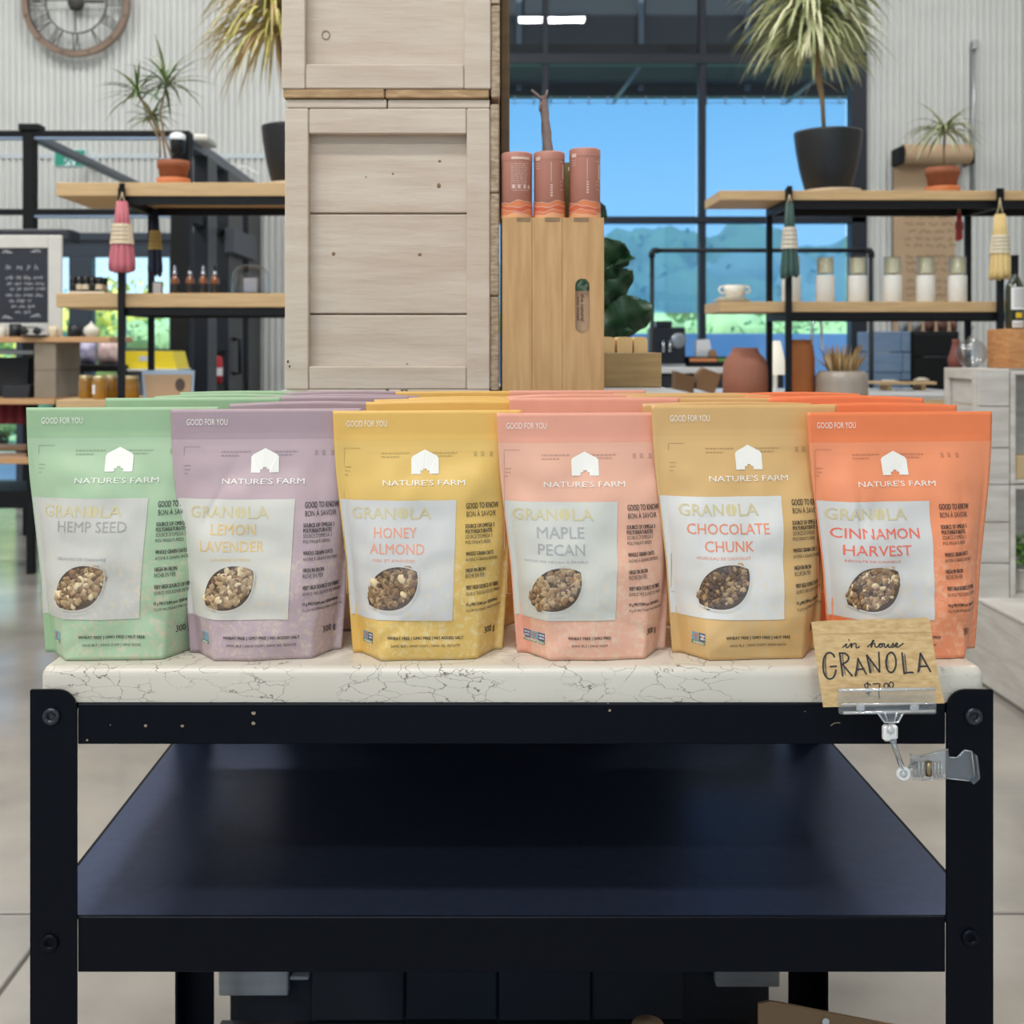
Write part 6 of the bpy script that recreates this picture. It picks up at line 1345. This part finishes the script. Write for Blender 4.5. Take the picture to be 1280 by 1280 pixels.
def mug(label, px, w_, h_, m, hs=1, hand=True):
    k_ = Y/FPX; x = X_(px, Y); z = zt1_+.0006; T = thing('mug', label, 'mug', (x, Y, z)); r_ = w_*k_/2; h = h_*k_
    mb = MB(); mb.lathe([(r_*.86, 0), (r_*.98, .004), (r_, h*.5), (r_*.95, h), (r_*.87, h), (r_*.88, .01), (0, .01)], (x, Y, z), 24); part('cup', mb, m, T)
    if hand: mb = MB(); mb.tube([(x+hs*r_*.93, Y, z+h*.8), (x+hs*(r_+.02), Y, z+h*.75), (x+hs*(r_+.022), Y, z+h*.4), (x+hs*r_*.95, Y, z+h*.25)], .005, 7); part('handle', mb, m, T)
BMUG = mat('black_glaze', (26, 28, 32), .3)
mug('black mug in front of the chalkboard frame', 19, 15, 16, BMUG); mug('cream mug below the chalkboard corner', 66, 12, 13.5, mat('cream_mug', (222, 208, 178), .4)); mug('black mug next to the white teapot', 93, 17, 15, BMUG); mug('cream and dark cup at the very left edge', 2, 12, 13, CER)
k_ = Y/FPX; x = X_(114, Y); z = zt1_+.0006; T = thing('teapot', 'small round white lidded pot at the end of the upper board', 'teapot', (x, Y, z))
mb = MB(); mb.lathe([(6*k_, 0), (9*k_, 4*k_), (9.6*k_, 8*k_), (8*k_, 12*k_), (4.5*k_, 14*k_)], (x, Y, z), 24); part('body', mb, CER, T); mb = MB(); mb.lathe([(4.8*k_, 14.05*k_), (3*k_, 16*k_), (1.2*k_, 17*k_), (1.6*k_, 18.5*k_), (0, 19.4*k_)], (x, Y, z), 18); part('lid', mb, CER, T)
T = thing('sunglasses_tray', 'dark dish with sunglasses below the chalkboard', 'dish', (X_(42, Y), Y, z)); mb = MB(); mb.lathe([(.05, 0), (.075, .008), (.07, .009), (.045, .004), (0, .004)], (X_(46, Y), Y-.02, z), 24); part('dish', mb, BMUG, T)
for px in (33, 49): mb = MB(); mb.ball((X_(px, Y), Y-.03, z+.03), .024, 12, 6, sc=(1, .2, .8)); part('lens', mb, BMUG, T)
mb = MB(); mb.tube([(X_(27, Y), Y-.01, z+.035), (X_(33, Y), Y-.03, z+.05), (X_(49, Y), Y-.03, z+.05), (X_(55, Y), Y+.0, z+.035)], .003, 6); part('bridge', mb, BMUG, T)
# cushions / pouches and yellow case behind
Y = 6.9; bn = thing('low_bench', 'dark low bench under the patterned pouches', 'bench', (-2.5, Y+.2, 0)); zb_ = Z_(456, Y)
sp_(bn, 'seat', (X_(70, Y), X_(154, Y), Y-.05, Y+.4, zb_-.04, zb_), m=BLACKM, bev=.004); 
for px in (74, 146): sp_(bn, 'leg', (X_(px, Y), X_(px+5, Y), Y, Y+.35, 0, zb_-.0405), m=BLACKM)
def cushion(label, pa, pb, py, col, col2):
    mb = MB(); xa_, xb_ = X_(pa, Y), X_(pb, Y); cxx = (xa_+xb_)/2; hw = (xb_-xa_)/2; h = Z_(py, Y)-zb_-.001
    for sd in (-1, 1): mb.grid(lambda a, b: (cxx+hw*(2*a-1)*(.94+.06*math.sin(b*3)), Y+.08+sd*.06*max(0, (1-abs(2*a-1)**3)*(1-abs(2*b-1)**3))+.001*sd, zb_+.001+h*b), 14, 14, flip=sd > 0)
    return solo('patterned_pouch', mb, mat('floral_'+label.split()[0], col, .8, col2=col2, scale=24), label, 'pouch')
cushion('lavender floral fabric pouch behind the pine board', 93, 115, 427, (150, 148, 190), (206, 202, 220)); cushion('rose floral fabric pouch beside the lavender one', 116, 147, 424, (196, 164, 166), (226, 206, 200))
Y = 7.0; yc = thing('yellow_display_case', 'bright yellow slanted display box behind the shelf posts', 'box', (X_(190, Y), Y, .2)); YEL = mat('signal_yellow', (238, 214, 40), .5)
mb = MB(); mb.prism([(X_(150, Y), Z_(461, Y)), (X_(221, Y), Z_(461, Y)), (X_(215, Y), Z_(439, Y)), (X_(150, Y), Z_(439, Y))], Y, Y+.3); part('case', mb, YEL, yc); sp_(yc, 'stand', (X_(156, Y), X_(216, Y), Y+.03, Y+.27, 0, Z_(461, Y)-.0005), m=mat('grey_shelf', (110, 112, 116)))
mb = MB(); mb.box(X_(174, Y), X_(187, Y), Y-.002, Y-.0003, Z_(451, Y), Z_(445, Y)); part('label', mb, mat('label_grey', (196, 200, 214), .6), yc)
sp_(yc, 'ledge', (X_(150, Y), X_(223, Y), Y-.03, Y+.31, Z_(463, Y)-.004, Z_(461, Y)-.0006), m=WT_)
# dark boxes on the lower tier
for pa, pb, pt, lb in ((4, 38, 481, 'black open box on the lower board at the left'), (-30, 36, 447, 'dark storage box with faint lettering behind the black open box')):
    Yx = 6.22 if pt > 470 else 6.42; mb = MB(); mb.prism([(X_(pa, Yx), zl+.0008), (X_(pb-3, Yx), zl+.0008), (X_(pb, Yx), Z_(pt, Yx)), (X_(pa-1, Yx), Z_(pt, Yx))], Yx, Yx+.16); solo('storage_box', mb, mat('charcoal_box', (40, 42, 48), .6), lb, 'box')
# ---------------------------------------------------------------- handwritten card in its clear clip holder
def Yc_card(py): return 1.146+(py-774)/108.0*(1.120-1.146)
def CP(px, py, out=0.0):
    y = Yc_card(py)-out; return (X_(px, y), y, Z_(py, y))
CARD = mat('corrugated_card', (206, 176, 128), .85, col2=(186, 154, 106), scale=90, stretch=(1, 1, 3), bump=.15, bscale=160)
card = thing('cardboard_sign', 'hand-lettered kraft cardboard sign reading in house GRANOLA, held in the clear clip', 'sign', (X_(1098, 1.12), 1.121, Z_(884, 1.12)))
cor = [(1029, 884), (1104, 882.5), (1181, 879), (1175, 856), (1168, 815), (1162, 775), (1159, 771.5), (1145, 772.5), (1090, 774), (1030, 776), (1014, 777.5), (1020, 826)]
mb = MB(); n = len(cor); vs = [CP(a, b) for a, b in cor]+[CP(a, b, -.003) for a, b in cor]
mb.add(vs, [tuple(range(n)), tuple(reversed(range(n, 2*n)))]+[(i, i+n, (i+1) % n+n, (i+1) % n) for i in range(n)])
part('card', mb, CARD, card)
mb = MB(); v2, f2 = ribbon2([(1016+1, 793), (1060, 792), (1164, 790.5)], .7); mb.add([CP(a, b, .0002) for a, b in v2], [tuple(reversed(f)) for f in f2]); part('crease', mb, mat('crease_tan', (176, 146, 102), .9), card)
INKB = mat('marker_ink', (44, 40, 44), .6)
def zz_(pts): return [(1000+a/4.923, 750+b/4.923) for a, b in pts]
def smooth(pts, k=5):
    out = []; n = len(pts)
    for i in range(n-1):
        p0, p1, p2, p3 = pts[max(i-1, 0)], pts[i], pts[i+1], pts[min(i+2, n-1)]
        for j in range(k):
            t = j/k; out.append(tuple(.5*(2*p1[c]+(p2[c]-p0[c])*t+(2*p0[c]-5*p1[c]+4*p2[c]-p3[c])*t*t+(3*p1[c]-p0[c]-3*p2[c]+p3[c])*t**3) for c in (0, 1)))
    return out+[pts[-1]]
def strokes(name, lst, w, sm_=True, eps=.0004):
    mb = MB()
    for pts in lst:
        p = zz_(pts); p = smooth(p) if sm_ and len(p) > 2 else p
        v2, f2 = ribbon2(p, w); mb.add([CP(a, b, eps) for a, b in v2], [tuple(reversed(f)) for f in f2])
        for e_ in (p[0], p[-1]): mb.add([CP(e_[0]+w/2*math.cos(R(-a*45)), e_[1]+w/2*math.sin(R(-a*45)), eps+.00005) for a in range(8)], [tuple(range(8))])
    part(name, mb, INKB, card, kind='stuff')
strokes('script_lettering', [[(262, 292), (275, 280), (287, 270), (283, 286), (292, 293), (305, 280), (317, 266), (315, 280), (317, 294), (322, 276), (337, 267), (346, 274), (344, 288), (352, 295), (366, 286)], [(300, 244), (302, 248)],
  [(417, 287), (438, 268), (455, 250), (448, 250), (440, 270), (438, 292), (446, 272), (459, 266), (463, 284), (473, 291), (486, 280), (500, 269), (488, 271), (485, 285), (497, 291), (508, 281), (502, 270), (520, 270), (518, 284), (528, 291), (545, 271), (543, 285), (553, 291), (566, 278), (573, 266), (578, 284), (566, 293)],
  [(578, 287), (592, 281), (601, 269), (592, 266), (587, 282), (600, 290), (617, 280), (635, 268)]], 1.6)
BIG = [[(212, 350), (203, 334), (185, 324), (165, 330), (148, 358), (142, 410), (150, 455), (172, 483), (197, 482), (213, 463), (221, 432)], [(186, 410), (204, 409), (223, 407)],
 [(244, 326), (253, 395), (263, 467)], [(243, 328), (274, 328), (298, 348), (293, 374), (262, 396)], [(262, 396), (290, 430), (320, 466)],
 [(341, 466), (351, 410), (357, 360)], [(357, 360), (380, 405), (408, 455)], [(350, 428), (394, 424)],
 [(432, 447), (422, 395), (411, 340)], [(411, 340), (450, 390), (488, 442)], [(490, 442), (488, 385), (485, 322)],
 [(560, 322)]+[(560+31*math.sin(R(a)), 384-62*math.cos(R(a))) for a in range(20, 350, 30)]+[(558, 322)],
 [(628, 326), (634, 390), (641, 452)], [(641, 452), (668, 446), (696, 446)],
 [(727, 442), (734, 390), (741, 328)], [(741, 328), (770, 380), (803, 440)], [(731, 410), (787, 406)]]
strokes('large_lettering', BIG, 2.2, True)
HAT = [[(162, 345), (154, 400), (160, 458)], [(262, 334), (270, 400), (280, 464)], [(366, 382), (358, 430), (350, 464)], [(424, 350), (440, 446)], [(448, 398), (452, 444)], [(540, 345), (533, 390), (541, 428)], [(644, 330), (654, 442)], [(750, 352), (742, 402), (736, 440)]]
for xa_, y0_, y1_, wd in ((147, 360, 470, 11), (252, 345, 460, 13), (428, 365, 440, 11), (533, 350, 420, 9), (636, 345, 440, 14)):
    y = y0_
    while y < y1_: x = xa_+(y-y0_)*.1; HAT.append([(x, y+4), (x+wd, y-3)]); y += 13
strokes('hatching', HAT, .8, False, .0003)
strokes('price_lettering', [[(434, 524), (418, 514), (399, 520), (400, 534), (420, 545), (434, 556), (428, 572), (404, 574)], [(415, 506), (424, 590)], [(450, 517), (490, 516), (484, 555), (488, 606)],
  [(530+13*math.sin(R(a)), 528-17*math.cos(R(a))) for a in range(0, 361, 40)], [(562+13*math.sin(R(a)), 522-18*math.cos(R(a))) for a in range(0, 361, 40)]], 1.5)
PLA = clear('clear_clip_plastic', (.93, .94, .94), .10, .05, haze=.07, edge=.8); PLW = mat('milky_plastic', (226, 226, 224), .3)
YK = 1.113
hold = thing('sign_clip_holder', 'clear plastic sign clip with ball-joint arm clamped to the right cart leg', 'clip', (X_(1150, YK), YK, Z_(976, YK)))
def zb_box(mb, x0, y0, x1, y1, ya, yb_, b=.0004): mb.box(X_(1000+x0/4.923, YK), X_(1000+x1/4.923, YK), ya, yb_, Z_(750+y1/4.923, YK), Z_(750+y0/4.923, YK), b)
mb = MB(); zb_box(mb, 232, 540, 832, 640, YK, YK+.0016); part('front_plate', mb, PLA, hold)
mb = MB(); zb_box(mb, 240, 640, 840, 704, YK-.001, YK+.0045, .0012); part('hinge_bar', mb, PLA, hold)
def zt_(mb, pts, r_, y=None, seg=8):
    mb.tube([(X_(1000+a/4.923, YK), (y if y is not None else YK), Z_(750+b/4.923, YK)) for a, b in pts], r_, seg)
PLB = clear('bright_clip_edge', (.95, .96, .96), .3, .08, haze=.35, edge=.6)
mb = MB(); zt_(mb, [(236, 556), (830, 545)], .0017, YK-.0008); part('top_bead', mb, PLB, hold)
mb = MB(); zt_(mb, [(250, 640), (826, 632)], .0012, YK-.0015); part('bead', mb, PLB, hold); mb = MB(); zt_(mb, [(262, 692), (826, 680)], .0016, YK-.0018); part('bead', mb, PLB, hold)
for x in (372, 702): mb = MB(); zb_box(mb, x-28, 628, x+28, 688, YK-.004, YK+.002, .0025); part('hinge_knuckle', mb, PLB, hold)
mb = MB(); mb.prism([(X_(1000+a/4.923, YK), Z_(750+b/4.923, YK)) for a, b in ((510, 752), (600, 752), (632, 680), (470, 680))], YK-.002, YK+.006); part('neck', mb, PLA, hold)
mb = MB(); zt_(mb, [(472, 688), (515, 748), (598, 748), (630, 688)], .0009, YK-.0025); zt_(mb, [(516, 690), (534, 740)], .0007, YK-.0025); zt_(mb, [(590, 690), (575, 740)], .0007, YK-.0025); part('neck_rib', mb, PLB, hold, kind='stuff')
mb = MB(); zb_box(mb, 508, 768, 560, 866, YK-.004, YK+.004, .002); zb_box(mb, 540, 764, 596, 856, YK-.0045, YK+.0045, .002); part('ball_socket', mb, PLW, hold)
mb = MB(); mb.ball((X_(1000+548/4.923, YK), YK-.003, Z_(750+790/4.923, YK)), .0042, 12, 8); part('ball', mb, PLB, hold)
mb = MB(); mb.tube([(X_(1000+570/4.923, YK), YK, Z_(750+866/4.923, YK)), (X_(1000+628/4.923, YK+.012), YK+.012, Z_(750+1030/4.923, YK+.012))], .0026, 12); part('rod', mb, clear('rod_plastic', (.8, .82, .82), .25, .06, haze=.1), hold)
mb = MB(); zt_(mb, [(556, 872), (592, 866)], .0016); part('rod_collar', mb, PLB, hold)
cx_, cz_ = X_(1000+636/4.923, YK+.012), Z_(750+1070/4.923, YK+.012)
mb = MB(); mb.tube([(cx_+.0052*math.cos(R(a)), YK+.012, cz_+.0052*math.sin(R(a))) for a in range(0, 360, 18)], .0021, 8, closed=True); part('ring', mb, PLW, hold)
mb = MB(); mb.ball((cx_, YK+.012, cz_), .0036, 12, 8); part('ball', mb, PLB, hold)
# clamp: two jaws that grip the leg flange front and back, ribbed spring part, flared thumb grips
YJ_ = YF-.003
def jaw(pts, y0_, y1_, m=PLA, nm='jaw'):
    mb = MB(); mb.prism([(X_(1000+a/4.923, YJ_), Z_(750+b/4.923, YJ_)) for a, b in pts], y0_, y1_); part(nm, mb, m, hold)
jaw([(690, 1100), (670, 1040), (680, 985), (672, 942), (740, 958), (800, 950), (905, 910), (912, 960), (960, 962), (1005, 915), (1048, 925), (1060, 1010), (1066, 1080), (1035, 1108), (985, 1096), (900, 1088), (740, 1104)], YJ_-.0026, YJ_-.0008)
jaw([(700, 1098), (680, 1040), (690, 990), (760, 965), (900, 930), (990, 1000), (905, 1080), (760, 1092)], YF+.0008, YF+.0024)
jaw([(1048, 925), (1062, 935), (1078, 1070), (1040, 1108), (1066, 1080)], YJ_-.012, YJ_-.0008, PLA, 'thumb_grip')
mb = MB()
for a, b, c, d in ((1048, 925, 1068, 1078), (912, 962, 958, 964), (958, 964, 1006, 918), (740, 1102, 900, 1090), (900, 1090, 1035, 1106), (676, 944, 740, 960), (740, 960, 905, 912), (1006, 918, 1048, 925)): mb.tube([(X_(1000+a/4.923, YJ_), YJ_-.003, Z_(750+b/4.923, YJ_)), (X_(1000+c/4.923, YJ_), YJ_-.003, Z_(750+d/4.923, YJ_))], .0007, 6)
part('jaw_edge', mb, PLB, hold, kind='stuff')
for x in (700, 722, 744, 820, 842, 862): mb = MB(); mb.tube([(X_(1000+x/4.923, YJ_), YJ_-.0038, Z_(750+985/4.923, YJ_)), (X_(1000+x/4.923, YJ_), YJ_-.0038, Z_(750+1082/4.923, YJ_))], .0011, 6); part('grip_rib', mb, PLB, hold)
mb = MB(); mb.tube([(X_(1000+782/4.923, YJ_), YJ_-.004, Z_(750+985/4.923, YJ_)), (X_(1000+782/4.923, YJ_), YJ_-.004, Z_(750+1072/4.923, YJ_))], .0032, 12); part('spring', mb, mat('spring_metal', (160, 140, 112), .3, metal=.8), hold)
mb = MB(); mb.tube([(cx_+.004, YK+.014, cz_), (X_(1000+705/4.923, YJ_), YJ_-.003, cz_)], .0028, 8); part('joint_stub', mb, PLB, hold)
